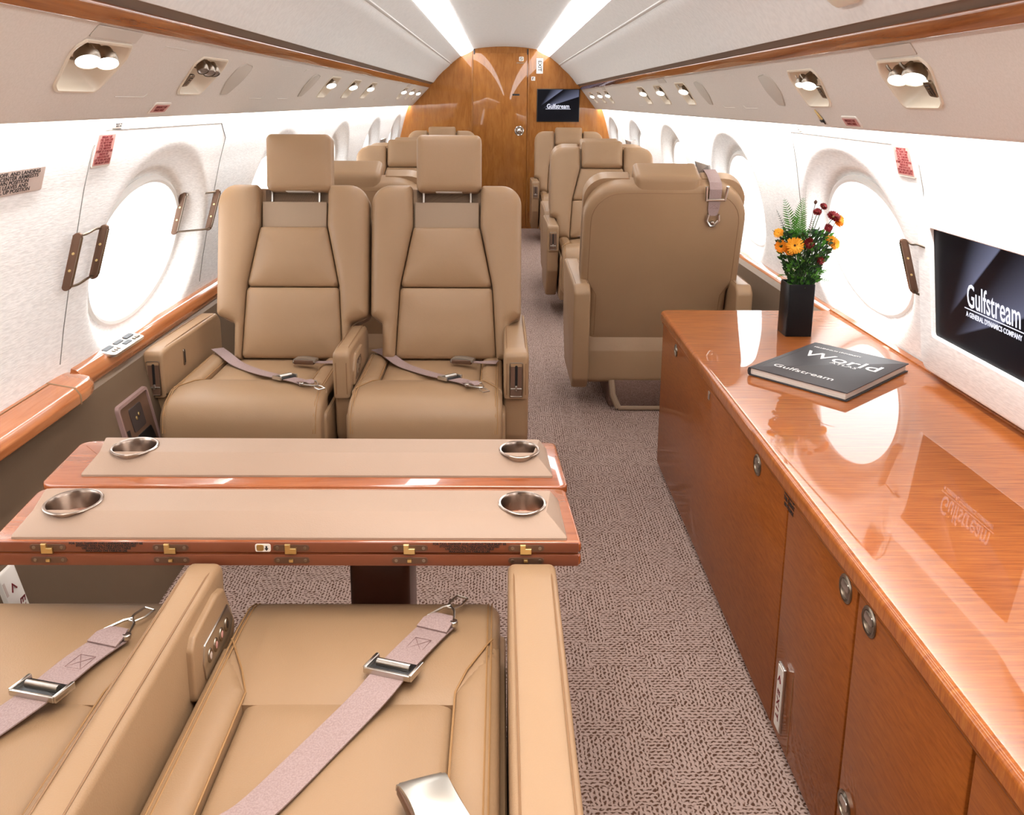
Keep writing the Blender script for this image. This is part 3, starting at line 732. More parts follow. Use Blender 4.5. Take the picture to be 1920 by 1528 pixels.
# ------------------------------------------------------------------ folding table
def table():
    t = empty('console_table', (-.27, 1.92, 0), 0, 'low two leaf cherry table with tan leather pads between facing seats', 'table')
    O = Vector(t.location)
    def put(mb, *a, **k): mb.v = [tuple(Vector(v)-O) for v in mb.v]; return mb.build(*a, **k)
    mb = MB(); box(mb, -.325, -.212, 1.84, 2.02, 0, .53, .02); put(mb, 'pedestal', simple('pedestal_brown', sr(70, 38, 26), .3), t)
    mb = MB(); box(mb, -.80, 0, 1.78, 2.10, .525, .558, .006); put(mb, 'slide_frame', RECM, t)
    # wooden leaves with leather pads
    specs = [(1.664, 1.925, -.895, .094, 1.672, 1.843, 1.73, 1.812), (1.936, 2.215, -.925, .088, 1.984, 2.15, 2.05, 2.11)]
    for i, (ya, yb, xa, xb, pa, pb, pm, yc) in enumerate(specs):
        mb = MB(); pillow(mb, rpoly([(xa, ya), (xb, ya), (xb-.012, yb), (xa-.02, yb)], [.004, .006, .02, .03] if i == 0 else [.03, .02, .02, .03], 6), XY(), .5805, .600, .005, seg=3, both=True)
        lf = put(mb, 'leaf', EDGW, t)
        mb = MB(); pillow(mb, rpoly([(xa, ya), (xb, ya), (xb-.012, yb), (xa-.02, yb)], [.004, .006, .02, .03] if i == 0 else [.03, .02, .02, .03], 6), XY(), .557, .578, .005, seg=3, both=True)
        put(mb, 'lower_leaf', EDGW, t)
        # pad: bevelled frustum
        x0, x1 = (-.862, .070) if i == 0 else (-.862, .060)
        bot = rpoly([(x0, pa), (x1, pa), (x1-.006, pb+.008), (x0-.012, pb+.008)], .003, 2)
        top = rpoly([(x0+.018, pm), (x1-.036, pm), (x1-.022, pb-.012), (x0-.004, pb-.008)], .003, 2)
        mid = lambda t_: [(a[0]+(b[0]-a[0])*t_, a[1]+(b[1]-a[1])*t_) for a, b in zip(bot, top)]
        H = .030; rings = [(bot, .600), (bot, .604), (mid(.05), .6065), (mid(.93), .6+H-.0005), (mid(1.0), .6+H)]
        vs = [(p[0], p[1], z) for pl, z in rings for p in pl]; n = len(bot)
        fs = [[r*n+a, r*n+(a+1) % n, (r+1)*n+(a+1) % n, (r+1)*n+a] for r in range(4) for a in range(n)]
        zt = .6+H
        # top with cup holes via CDT
        cups = [(-.79 if i == 0 else -.785, yc-(.047 if i == 0 else .033), .0435 if i == 0 else .0415), (-.004, yc-(.047 if i == 0 else .044), .038 if i == 0 else .037)]
        P2 = [Vector(p) for p in top]; ed = [(a, (a+1) % n) for a in range(n)]
        for cx_, cy_, r in cups:
            b = len(P2); P2 += [Vector((cx_+r*cos(2*pi*q/32), cy_+r*sin(2*pi*q/32)/UY)) for q in range(32)]; ed += [(b+q, b+(q+1) % 32) for q in range(32)]
        v, e, f, *_ = delaunay_2d_cdt(P2, ed, [], 1, 1e-7)
        def incup(q, c): m_ = sum((v[a] for a in q), Vector((0, 0)))/len(q); return math.hypot(m_.x-c[0], (m_.y-c[1])*UY) < c[2]*.98
        ok = [q for q in f if not any(incup(q, c) for c in cups)]
        mb = MB(); mb.add(vs, fs); mb.add([(p.x, p.y, zt) for p in v], ok)
        pad = put(mb, 'leather_pad', PADM, lf, angle=20)
        for cx_, cy_, r in cups:
            K = Fm((cx_, cy_, zt), (1, 0, 0), (0, 1, 0)); mb = MB()
            lathe(mb, K, [(r*1.10, .0002), (r*1.12, .002), (r*1.08, .0036), (r*1.0, .003), (r*.95, -.002), (r*.94, -.046), (r*.90, -.05)], 40)
            put(mb, 'cup_holder', CUPM, lf, angle=50)
            mb = MB(); disc(mb, K, r*.93, -.052, -.048, .001, 32); put(mb, 'cup_bottom', CORK, lf)
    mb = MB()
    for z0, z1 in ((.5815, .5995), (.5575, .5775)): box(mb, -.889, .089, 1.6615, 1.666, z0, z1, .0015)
    put(mb, 'edge_shade_strip', simple('edge_shade_brown', sr(112, 60, 38), .35), t)  # added front strips: shading of the leaf edges put into a darker brown
    # hinge latches on the front edge
    F = Fr((0, 1.6613, 0), (1, 0, 0), (0, 0, 1), (0, -1, 0))
    for x in (-.797, -.593, -.392, -.194, .001):
        mb = MB()
        for z in (.5905, .568): pillow(mb, rpoly(rect(x-.030, x+.030, z-.0055, z+.0055), .005, 4), F, 0, .0012, .0003, seg=1)
        h = put(mb, 'hinge', BRONZE, t)
        mb = MB()
        for z in (.5905, .568):
            for u in (-.023, .023): disc(mb, F, .003, .001, .0018, .0003, 10, u=x+u, v=z)
        put(mb, 'screw', NICKEL, h)
        mb = MB(); pillow(mb, [(x-.010, .581), (x+.009, .581), (x+.009, .591), (x-.001, .591), (x-.001, .598), (x-.010, .598)], F, .001, .006, .0008, seg=1)
        box(mb, x-.004, x+.003, .566, .571, .001, .006, .0008, F); put(mb, 'catch', BRASS, h)
    warn = 'FOR TAXI, TAKEOFF AND LANDING TABLE MUST BE\nSTOWED AND ALL TABLE LEAVES FOLDED\nUSE HANDLE TO UNLATCH TABLE\nMAX LOAD ON TABLE 50 LBS'
    for x in (-.700, -.094): text(warn, .0052, Fr(F(x, .591, .0003)-O, (1, 0, 0), (0, 0, 1)), INK, t, 'warning_print', bold=.0002, line=.85)
    mb = MB(); pillow(mb, rpoly(rect(-.452, -.426, .5835, .5975), .003, 2), F, 0, .0012, .0003, seg=1); pl = put(mb, 'latch_placard', SIGNW, t)
    mb = MB(); pillow(mb, rpoly(rect(-.4495, -.4375, .585, .5965), .003, 2), F, .001, .0016, .0002, seg=1); put(mb, 'pictogram_key', BRASS, pl)
    mb = MB(); pillow(mb, [(-.4345, .594), (-.4345, .590), (-.4365, .590), (-.433, .585), (-.4295, .590), (-.4315, .590), (-.4315, .594)], F, .001, .0016, .0001, seg=1); put(mb, 'pictogram_arrow', INK, pl)
CORK = fabric('cork_base', sr(150, 88, 58), sr(186, 120, 84), (200, 200, 200), .2)
table()

# ------------------------------------------------------------------ seats
# local frame: origin on the floor under the seat/back joint, seat faces -y
def build_seat(name, label, loc, rz, hw=.25, bw=.275, boff=0., k=1.0, arms=((-.33, -.26, 'out'), (.24, .31, 'in')), raised=False, rec=18., armf=-.46, armb=.24, armz=.575, backy=0., ext=0., hroff=0., cut=.04,
               belt=None, group=None, cat='seat', pods=()):
    t = empty(name, (loc[0], loc[1], 0), rz, label, cat, group)
    zs = .45
    # cushion ------------------------------------------------------------
    X = Fr((0, 0, 0), (0, 1, 0), (0, 0, 1), (1, 0, 0))    # (y,z)->h=x
    mb = MB()
    prof = spline([(-.30, .444, 0), (-.36, .456, 0), (-.45, .460, 0), (-.545, .449, 0), (-.598, .415, 0), (-.615, .36, 0), (-.605, .28, 0), (-.585, .20, 0)], 5)
    P = [(p.x-(ext*min(1, max(0, (-p.x-.33)/.12))), p.y) for p in prof]+[(-.56-ext, .17), (-.30, .17)]
    pillow(mb, P, X, -hw, hw, .028, seg=6, both=True)
    cs = mb.build('seat_cushion', LEA, t, angle=55)
    ci = hw-.068
    mb = MB(); box(mb, -hw+.008, hw-.008, -.34, .03+backy, .22, .418, .01); mb.build('seat_pan', LEA2, t)
    mb = MB(); cushion(mb, rpoly([(-ci+.001, -.324), (ci-.001, -.324), (ci-.001, .02+backy), (-ci+.001, .02+backy)], .01, 4), XY(), .40, .440, .014, bulge=.012)
    mb.build('seat_insert', LEA, t)
    for s in (-1, 1):
        q = [(s*ci, .03+backy), (s*ci, -.325), (s*(ci+.018), -.372), (s*(hw-.018), -.452), (s*hw, -.470), (s*hw, .03+backy)]
        mb = MB(); cushion(mb, rpoly(q, [.006, .006, .02, .01, .004, .006], 4), XY(), .39, .456, .014, bulge=.006, D=.03, grid=.012)
        bo = mb.build('seat_bolster', LEA, t)
        mb = MB(); tube(mb, [(s*ci, .0, .446), (s*ci, -.325, .4505), (s*(ci+.016), -.374, .4605), (s*(hw-.020), -.455, .4625), (s*(hw-.013), -.47, .4620)], .0018, 6)
        
        for q_ in (.0145, .021): tube(mb, [(s*(hw-q_), .0+backy, .4605), (s*(hw-q_), -.40, .4610), (s*(hw-q_), -.50, .4615), (s*(hw-q_), -.52-ext, .456), (s*(hw-q_), -.566-ext, .441), (s*(hw-q_), -.599-ext, .412), (s*(hw-q_), -.616-ext, .36)], .0015, 5)
        mb.build('piping', STITCH, cs)
    # base ----------------------------------------------------------------
    ba = [a for a in arms]; xl, xr = -hw-.01, hw+.01
    mb = MB(); Q = [(-.54-ext, .20), (-.50-ext, .12), (.02, .095), (.10, .12), (.07, .25), (-.02, .40), (-.54-ext, .40)]
    pillow(mb, rpoly(Q, .02, 3), X, xl, xr, .01, seg=2, both=True); mb.build('seat_shell', LEA, t)
    mb = MB(); box(mb, -.20, .20, -.45, .10, 0, .125, .012); mb.build('pedestal', PEDC, t)
    mb = MB(); 
    for s in (-1, 1): tube(mb, [(s*.19, .12, .13), (s*.185, .14, .07), (s*.16, .155, .012)], .014, 8)
    tube(mb, [(-.16, .155, .012), (.16, .155, .012)], .010, 8); mb.build('base_frame', LEA2, t)
    # back ----------------------------------------------------------------
    a = radians(rec); V = (0, sin(a), cos(a)); Nn = (0, -cos(a), sin(a))
    B = Fr((boff, backy, .435), (1, 0, 0), V, Nn); BR = Fr((boff, backy, .435), (-1, 0, 0), V, (0, cos(a), -sin(a)))
    w2 = bw; wl = bw-cut
    vb = -.13 if k == 1 else -.205
    out = rpoly([(-wl, vb), (wl, vb), (wl, .122), (w2, .150), (w2, .600), (-w2, .600), (-w2, .150), (-wl, .122)], [.03, .03, .03, .03, .125*k, .125*k, .03, .03], 9)
    mb = MB(); pillow(mb, out, BR, -.02, .075, .028, seg=5); sh = mb.build('back_shell', LEA, t, angle=50)
    mb = MB(); arch = rpoly([(-wl+.03, -.10), (-wl+.03, .10), (-w2+.03, .17), (-w2+.03, .568), (w2-.03, .568), (w2-.03, .17), (wl-.03, .10), (wl-.03, -.10)], [0, .02, .03, .105*k, .105*k, .03, .02, 0], 7)
    tube(mb, [BR(p[0], p[1], .0752) for p in arch], .0013, 4)
    tube(mb, [BR(-wl+.02, vb+.055, .0752), BR(wl-.02, vb+.055, .0752)], .0025, 4); mb.build('back_seam', SEAM, sh)
    m = k
    for s in (-1, 1):
        q = [(s*.174*m, .0), (s*wl, .0), (s*wl, .125), (s*w2, .152), (s*w2, .603), (s*.119*m, .603), (s*.117*m, .462), (s*.160*m, .25)]
        if s < 0: q = q[::-1]
        rr = [.006, .015, .015, .02, .118*k, .012, .05, .08]
        if s < 0: rr = rr[::-1]
        mb = MB(); cushion(mb, rpoly(q, rr, 8), B, .0, .092, .030, bulge=.010, D=.05); mb.build('back_bolster', LEA, t, angle=60)
    mb = MB()
    cushion(mb, rpoly([(-.172*m, .004), (.172*m, .004), (.158*m, .248), (-.158*m, .248)], .012, 3), B, .0, .072, .012, bulge=.020, D=.09)
    mb.build('back_cushion', LEA, t)
    mb = MB(); cushion(mb, rpoly([(-.157*m, .251), (.157*m, .251), (.114*m, .458), (-.114*m, .458)], .012, 3), B, .0, .072, .012, bulge=.018, D=.09)
    mb.build('shoulder_cushion', LEA, t)
    hr = .109*m
    if raised:
        mb = MB(); pillow(mb, rect(-hr-.002, hr+.002, .455, .548), B, .0, .052, .004); mb.build('headrest_guide', LEA2, t)
        mb = MB(); pillow(mb, rect(-hr-.002, hr+.002, .53, .60), B, .0, .02, .004); mb.build('headrest_recess', RECB, t)
        mb = MB(); H = Fr(B(hroff, .583, .040), B.ex, (0, sin(a*.6), cos(a*.6)), (0, -cos(a*.6), sin(a*.6)))
        hp = rpoly(rect(-hr-.002, hr+.002, .0, .193), .020, 6); cushion(mb, hp, H, 0, .055, .022, bulge=.006, D=.06, close=False); cushion(mb, hp, Fr(H.o, H.ex, H.ey, -H.ez), 0, .048, .022, bulge=.006, close=False); h = mb.build('headrest', LEA, t, angle=60)
        for s in (-1, 1):
            mb = MB(); tube(mb, [B(s*.082*m, .53, .032), B(s*.082*m, .62, .034)], .004, 8); mb.build('headrest_post', METAL, t)
        mb = MB(); pillow(mb, rect(-.045, .045, -.0015, .0), H, .0, .045, .001, seg=1); mb.build('care_tag', SIGNW, h)
    else:
        mb = MB(); H = Fr(B(0, .462, .0), B.ex, B.ey, B.ez)
        hp = rpoly(rect(-hr-.001, hr+.001, .0, .178), .020, 6); cushion(mb, hp, H, 0, .095, .026, bulge=.010, D=.06, close=False); cushion(mb, hp, Fr(H.o, H.ex, H.ey, -H.ez), 0, .07, .026, bulge=.004, close=False); mb.build('headrest', LEA, t, angle=60)
    # arms ----------------------------------------------------------------
    for (x0, x1, kind) in arms:
        ab = armb; armb = .03 if kind == 'mid' else armb
        pr = rpoly([(armf, .425), (armf-.004, armz-.004), (armf+.07, armz), (armb-.04, armz-.01), (armb, armz-.04), (armb+.0, .17), (armb-.06, .12), (-.30, .12), (armf+.03, .30), (armf+.02, .425)],
                   [.004, .02, .03, .05, .03, .02, .02, .02, .03, .004], 5)
        mb = MB(); pillow(mb, pr, X, x0, x1, .012, seg=4, both=True); ar = mb.build('armrest', LEA, t, angle=50)
        mb = MB()
        for xx in (x0+.0095, x1-.0095): tube(mb, [(xx, armb-.06, armz-.010), (xx, -.05, armz-.0035), (xx, armf+.07, armz-.0005), (xx, armf+.012, armz-.008), (xx, armf-.0035, armz-.04), (xx, armf-.002, .44)], .0016, 5)
        mb.build('arm_seam', SEAM, ar)
        armb = ab
        if kind not in ('plain', 'mid'):
            xc = (x0+x1)/2; K = Fr((xc, armf-.0035, .488), (1, 0, 0), (0, .03, 1), (0, -1, .03))
            mb = MB(); a_ = .0195; tube(mb, [K(p[0], p[1], .0004) for p in rpoly(rect(-a_, a_, -.053, .053), .004, 2)], .0022, 5, closed=True); bz = mb.build('control_bezel', NICKEL, ar)
            mb = MB(); pillow(mb, rect(-a_, a_, -.053, .053), K, -.001, .0006, .0002, seg=1); mb.build('control_recess', RECB, bz)
            mb = MB(); pillow(mb, rpoly(rect(-.004, .004, -.02, .045), .003, 2), K, .0004, .0018, .0004, seg=1); mb.build('control_slot', BLACK, bz)
            mb = MB(); pillow(mb, rect(-.017, .017, -.030, -.026), K, .0005, .004, .0006, seg=1); pillow(mb, rpoly(rect(-.003, .003, -.034, -.018), .002, 2), K, .0005, .008, .0006, seg=1); mb.build('control_lever', METAL, bz)
    return t
PEDC = fabric('pedestal_carpet', sr(96, 72, 62), sr(132, 106, 94), (300, 300, 300), .3)
RECB = simple('dark_brown_recess', sr(92, 66, 50), .5)

def adjuster(par, F, w=.05):
    """black and silver sliding webbing adjuster seen from above: local u along the strap"""
    mb = MB(); 
    for s in (-1, 1): box(mb, -.024, .020, s*w*.68-.003, s*w*.68+.003, -.001, .010, .001, F)
    box(mb, -.026, -.020, -w*.68, w*.68, .0, .009, .001, F); a = mb.build('adjuster_frame', METAL, par)
    mb = MB(); box(mb, -.018, .018, -w*.64, w*.64, -.001, .004, .001, F); mb.build('adjuster_body', BLACK, a)
    mb = MB(); tube(mb, [F(.0, -w*.5, .007), F(.0, w*.5, .007)], .0065, 10); mb.build('adjuster_bar', METAL, a)
def connector(par, F):
    """triangular loop with pin and a hook tongue, u along the strap"""
    F0_ = Fm(F.o, F.ex, F.ey, F.ez); F = lambda u, v, h=0: F0_(u*1.25, v*1.25, h*1.1)
    mb = MB(); tube(mb, [F(0, -.021, .004), F(.004, .021, .004), F(.028, .012, .004), F(.036, 0.004, .004), F(.028, -.006, .004)], .0026, 6, closed=True)
    tube(mb, [F(.032, .006, .003), F(.045, .010, .003), F(.062, .008, .003), F(.062, -.008, .003), F(.045, -.008, .003), F(.032, -.002, .003)], .0022, 6, closed=True)
    c = mb.build('belt_connector', METAL, par); mb = MB(); disc(mb, F, .006, .003, .010, .002, 14, u=.002, v=-.019); mb.build('connector_stud', METAL, c)
def strap_with_hardware(par, pts, w, z_adj, stitched=True, name='seat_belt'):
    """pts: local centre line from the anchor to the tip"""
    P = spline(pts, 8); mb = MB(); side = []
    for i in range(len(P)):
        d = P[min(i+1, len(P)-1)]-P[max(i-1, 0)]; s_ = d.cross(Vector((0, 0, 1))); side.append(s_.normalized())
    ribbon(mb, P, w, .0022, side); b = mb.build(name, BELT, par)
    d = (P[-1]-P[-3]).normalized(); F = Fr(P[-1], d, Vector((0, 0, 1)).cross(d), (0, 0, 1)); connector(b, F)
    # folded loop around the connector
    mb = MB(); ribbon(mb, [F(-.03, 0, .003), F(-.008, 0, .009), F(.012, 0, .010), F(.022, 0, .005)], [w, w*.95, w*.62, w*.4], .003, (F.ey.x, F.ey.y, F.ey.z)); mb.build('belt_fold', BELT, b)
    i = z_adj; d = (P[i+1]-P[i-1]).normalized(); G = Fr(P[i], d, Vector((0, 0, 1)).cross(d), Vector(d).cross(Vector((0, 0, 1)).cross(d))); adjuster(b, G, w)
    if stitched:
        q = Fr((P[i]+P[-1])/2+Vector((0, 0, .0015)), d, Vector((0, 0, 1)).cross(d)); mb = MB(); a, c = .019, .014
        tube(mb, [q(-a, -c), q(a, -c), q(a, c), q(-a, c)], .0005, 4, closed=True); tube(mb, [q(-a, -c), q(a, c)], .0005, 4); tube(mb, [q(a, -c), q(-a, c)], .0005, 4)
        for j in range(9): v = -c+2*c*j/8; tube(mb, [q(-a-.004, v-.0012), q(-a-.012, v+.0012)], .0005, 4)
        mb.build('belt_stitching', STITCHD, b)
    return b
STITCHD = simple('mauve_stitch', sr(128, 96, 92), .7)
def buckle(par, F, L=.062, w=.05):
    """lift-latch buckle: silver curved lid over dark body, u along"""
    mb = MB(); box(mb, 0, L, -w/2, w/2, 0, .016, .004, F, mi=0); b = mb.build('buckle', BRONZE, par)
    vs = []; n = 8
    for i in range(n+1):
        u = -.004+(L+.006)*i/n; h = .018+.005*sin(pi*i/n*.9)-(.0 if i < n else .004); ww = w/2*(1.0-.10*sin(pi*i/n))
        for v, hh in ((-ww, h-.010), (-ww*.96, h-.002), (-ww*.5, h), (ww*.5, h), (ww*.96, h-.002), (ww, h-.010)): vs.append(F(u, v, hh))
    fs = [[i*6+j, i*6+j+1, (i+1)*6+j+1, (i+1)*6+j] for i in range(n) for j in range(5)]+[[5, 4, 3, 2, 1, 0], [n*6+j for j in range(6)]]
    mb = MB(); mb.add(vs, fs); mb.build('buckle_lid', LIDM, b, angle=50)
    mb = MB(); box(mb, L-.001, L+.004, -w*.42, w*.42, .003, .014, .001, F); mb.build('buckle_mouth', BLACK, b)
    return b
def tongue_end(par, F):
    b = buckle(par, F, .040, .026)
    mb = MB(); ribbon(mb, [F(-.06, 0, .004), F(-.03, 0, .012), F(.0, 0, .008)], [.05, .03, .022], .003, tuple(F.ey)); mb.build('buckle_webbing', BELT, par)

G_A = 'pair of window row seats behind the table'
# --- pair beyond the table, facing the camera (world x: -1.145 .. .045)
YA = 3.65
sA = build_seat('cabin_seat', 'tan leather window seat beyond the table, raised headrest, left of the pair', (-.815, YA), 0, hw=.240, bw=.259, boff=.058, hroff=.020, cut=.062, arms=((-.318, -.256, 'in'),), raised=True)
sB = build_seat('cabin_seat', 'tan leather aisle seat beyond the table, raised headrest, right of the pair', (-.268, YA), 0, hw=.232, bw=.258, boff=.038, arms=((-.288, -.236, 'mid'), (.236, .313, 'in')), raised=True, hroff=.008)
def belt_from_world(seat, pts, w, idx, rz=0, **k):
    o = Vector(seat.location); R = Matrix.Rotation(-rz, 3, 'Z')
    return strap_with_hardware(seat, [tuple(R @ (Vector(p)-o)) for p in pts], w, idx, **k)
belt_from_world(sB, [(-.475, 3.66, .475), (-.43, 3.60, .470), (-.37, 3.50, .458), (-.28, 3.38, .460), (-.20, 3.28, .468), (-.155, 3.235, .470), (-.125, 3.19, .470)], .044, 32)
belt_from_world(sA, [(-1.03, 3.66, .475), (-.99, 3.60, .470), (-.92, 3.50, .458), (-.82, 3.38, .460), (-.72, 3.28, .468), (-.675, 3.24, .470), (-.635, 3.20, .470)], .044, 32)
def tongue_world(seat, p, q, rz=0, L=.040, w=.026, web=True):
    w = w*1.35 if web else w
    o = Vector(seat.location); R = Matrix.Rotation(-rz, 3, 'Z'); P, Q = R @ (Vector(p)-o), R @ (Vector(q)-o)
    F = Fr(P, Q-P, Vector((0, 0, 1)).cross(Q-P), (0, 0, 1)); buckle(seat, F, L, w)
    if web: mb = MB(); ribbon(mb, [F(-.085, 0, .010), F(-.05, 0, .008), F(-.02, 0, .006), F(.0, 0, .006)], [.045, .035, .02, .02], .003, tuple(F.ey)); mb.build('buckle_webbing', BELT, seat)
tongue_world(sB, (-.135, 3.50, .463), (-.20, 3.515, .463), L=.070, w=.030); tongue_world(sA, (-.66, 3.49, .463), (-.73, 3.50, .463), L=.070, w=.030)
# small recessed switch on the inner face of the left armrest
mb = MB(); K = Fr((-.256, -.245, .505), (0, 1, 0), (0, 0, 1), (1, 0, 0)); pillow(mb, rpoly(rect(-.010, .010, -.026, .026), .006, 3), K, -.001, .003, .001, seg=2); sw = mb.build('arm_switch', NICKEL, sA)
mb = MB(); pillow(mb, rect(-.005, .005, -.018, .018), K, .002, .004, .0005, seg=1); mb.build('switch_rocker', BLACK, sw)

# --- foreground pair, facing away, reclined (rz = pi: local x is mirrored)
YF = 1.115
fA = build_seat('cabin_seat', 'tan leather aisle seat nearest the camera with a belt across its cushion', (-.268, YF), pi, hw=.226, bw=.262, boff=-.02, ext=.075, arms=((-.318, -.238, 'plain'), (.236, .292, 'plain')), rec=66, armf=-.535, armb=.22, backy=.20)
fB = build_seat('cabin_seat', 'tan leather window seat nearest the camera, cropped by the lower left corner', (-.815, YF), pi, hw=.244, bw=.262, boff=-.012, arms=(), ext=.075, rec=66, armf=-.535, armb=.22, backy=.20)
belt_from_world(fA, [(-.42, 1.0, .475), (-.38, 1.09, .468), (-.345, 1.15, .460), (-.29, 1.28, .458), (-.235, 1.40, .464), (-.205, 1.475, .470), (-.165, 1.575, .470), (-.142, 1.625, .470)], .056, 40, rz=pi)
belt_from_world(fB, [(-.86, 1.10, .47), (-.80, 1.22, .458), (-.765, 1.31, .460), (-.72, 1.40, .470), (-.695, 1.50, .470), (-.668, 1.575, .470)], .056, 25, rz=pi)
tongue_world(fA, (-.108, 1.10, .462), (-.145, 1.185, .470), rz=pi, L=.085, w=.068, web=False)
def pod(seat, x, rz, yw=1.52):
    """padded control pod with silver button plate on the inner face of the middle armrest"""
    o = Vector(seat.location)
    def L(mb, *a, **k):
        R = Matrix.Rotation(-rz, 3, 'Z'); mb.v = [tuple(R @ (Vector(v)-o)) for v in mb.v]; return mb.build(*a, **k)
    F = Fr((x, yw, .494), (0, 1, 0), (0, 0, 1), (1, 0, 0)); mb = MB()
    q = rpoly([(-.10, -.05), (-.03, -.072), (.12, -.072), (.145, -.04), (.09, .048), (.05, .056), (-.08, .050), (-.10, .035)], [.012, .02, .012, .02, .014, .012, .016, .012], 4)
    pillow(mb, q, F, -.003, .010, .005, seg=4); p = L(mb, 'control_pod', LEA, seat, angle=60)
    mb = MB(); pillow(mb, rpoly([(-.05, -.040), (.10, -.040), (.12, -.022), (.095, .016), (-.045, .016), (-.058, -.010)], .004, 3), F, .009, .0125, .001, seg=2); pl = L(mb, 'button_plate', METAL, p)
    for i in range(4):
        mb = MB(); disc(mb, F, .0115, .0115, .0145, .0015, 18, u=-.025+i*.034, v=-.012); bt = L(mb, 'button', NICKEL, pl)
        mb = MB(); disc(mb, F, .006, .0143, .0150, .0003, 12, u=-.025+i*.034, v=-.012); L(mb, 'button_symbol', [SIGNG, PINK, PINK, BLACK][i], bt)
pod(fA, -.504, pi)
pod2 = sB
def pod_small(seat, x, yw, z):
    o = Vector(seat.location); F = Fr(Vector((x, yw, z))-o, (0, 1, 0), (0, 0, 1), (1, 0, 0)); mb = MB()
    pillow(mb, rpoly([(-.11, -.05), (-.02, -.05), (.10, -.01), (.10, .04), (-.06, .045), (-.11, .0)], .012, 4), F, -.003, .007, .004, seg=3); p = mb.build('control_pod', LEA, seat, angle=60)
    mb = MB(); pillow(mb, rpoly([(-.09, -.035), (-.02, -.035), (.05, .0), (.04, .02), (-.05, .02)], .005, 3), F, .006, .0085, .001, seg=1); pl = mb.build('button_plate', BRONZE, p)
    for i in range(3): mb = MB(); pillow(mb, rect(-.065+i*.03, -.05+i*.03, -.02+i*.008, .01+i*.003), F, .008, .0105, .0008, seg=1); mb.build('button', METAL, pl)
pod_small(sB, -.504, 3.36, .50)

# --- single club seats
def single(name, label, loc, rz):
    return build_seat(name, label, loc, rz, hw=.285, bw=.338, k=1.22, arms=((-.375, -.305, 'in'), (.305, .375, 'in')), rec=18, armf=-.50, armb=.27, armz=.585)
R1 = single('cabin_seat', 'wide tan leather seat seen from behind with a belt buckle hung over its back', (.640, 4.70), pi)
def harness():
    # folded shoulder belt laid over the top of the back of the near right seat (rz = pi, so local x is mirrored)
    a = radians(18); V = Vector((0, sin(a), cos(a))); Nn = Vector((0, cos(a), -sin(a)))
    B = Fr((-.195, 0, .435), (1, 0, 0), V, Nn); mb = MB()
    ribbon(mb, [B(0, .54, -.105), B(0, .603, -.10), B(0, .612, -.02), B(0, .61, .06), B(0, .59, .084), B(0, .545, .082)], .050, .003, (1, 0, 0)); b = mb.build('shoulder_belt', BELT, R1)
    mb = MB(); q = [B(-.044, .61, .10), B(-.040, .548, .092), B(.036, .548, .092), B(.040, .606, .094)]; tube(mb, q, .0062, 8); 
    mb.build('belt_loop', METAL, b)
    mb = MB(); ribbon(mb, [B(0, .552, .083), B(0, .50, .081), B(0, .475, .083)], [.05, .046, .030], .004, (1, 0, 0)); mb.build('belt_end', BELT, b)
    mb = MB(); c = [(-.022, .482), (-.026, .455), (-.008, .432), (.008, .432), (.024, .455), (.020, .482)]
    tube(mb, [B(p[0], p[1], .087) for p in c], .0062, 8); disc(mb, B, .008, .083, .094, .002, 12, u=0, v=.445); mb.build('belt_hook', METAL, b)
    mb = MB(); u, v = .017, .013; z0 = .520
    tube(mb, [B(-u, z0-v, .0835), B(u, z0-v, .0835), B(u, z0+v, .0835), B(-u, z0+v, .0835)], .0006, 4, closed=True); tube(mb, [B(-u, z0-v, .0835), B(u, z0+v, .0835)], .0006, 4); tube(mb, [B(u, z0-v, .0835), B(-u, z0+v, .0835)], .0006, 4); mb.build('belt_stitching', STITCHD, b)
F0 = single('cabin_seat', 'tan leather aisle seat facing the camera, first on the right beyond the rear view seat', (.620, 7.10), 0)
spots = [((.640, 7.82), pi, 'tan leather seat back to back behind the first right seat facing the camera'),
         ((.630, 10.85), 0, 'farthest tan leather seat on the right, below the wall television'),
         ((-.675, 4.75), pi, 'tan leather seat directly behind the raised headrest pair, only its back top showing'),
         ((-.650, 7.10), 0, 'tan leather seat on the left facing the camera, midway down the cabin'),
         ((-.650, 7.82), pi, 'tan leather seat on the left, back to back with the midway seat'),
         ((-.625, 10.85), 0, 'farthest tan leather seat on the left, against the wooden bulkhead')]
mb = MB(); ribbon(mb, [(-.2, -.02, .47), (-.12, -.07, .475), (-.05, -.04, .47), (.05, -.06, .475), (.15, -.04, .47), (.22, -.02, .47)], .04, .003, (0, 1, .3)); mb.build('seat_belt', BELT, F0)
mb = MB(); box(mb, -.04, .03, -.075, -.045, .472, .486, .004); mb.build('buckle', METAL, F0)
for (x, y), rz, lab in spots:
    c = copy_tree(F0); c.location = (x, y, 0); c.rotation_euler = (0, 0, rz); c['label'] = lab
harness()
for o in [sA, sB, fA, fB, R1, F0]+[o for o in COL.objects if o.type == 'EMPTY' and o.name.startswith('cabin_seat')]: o['group'] = 'tan leather cabin seats'

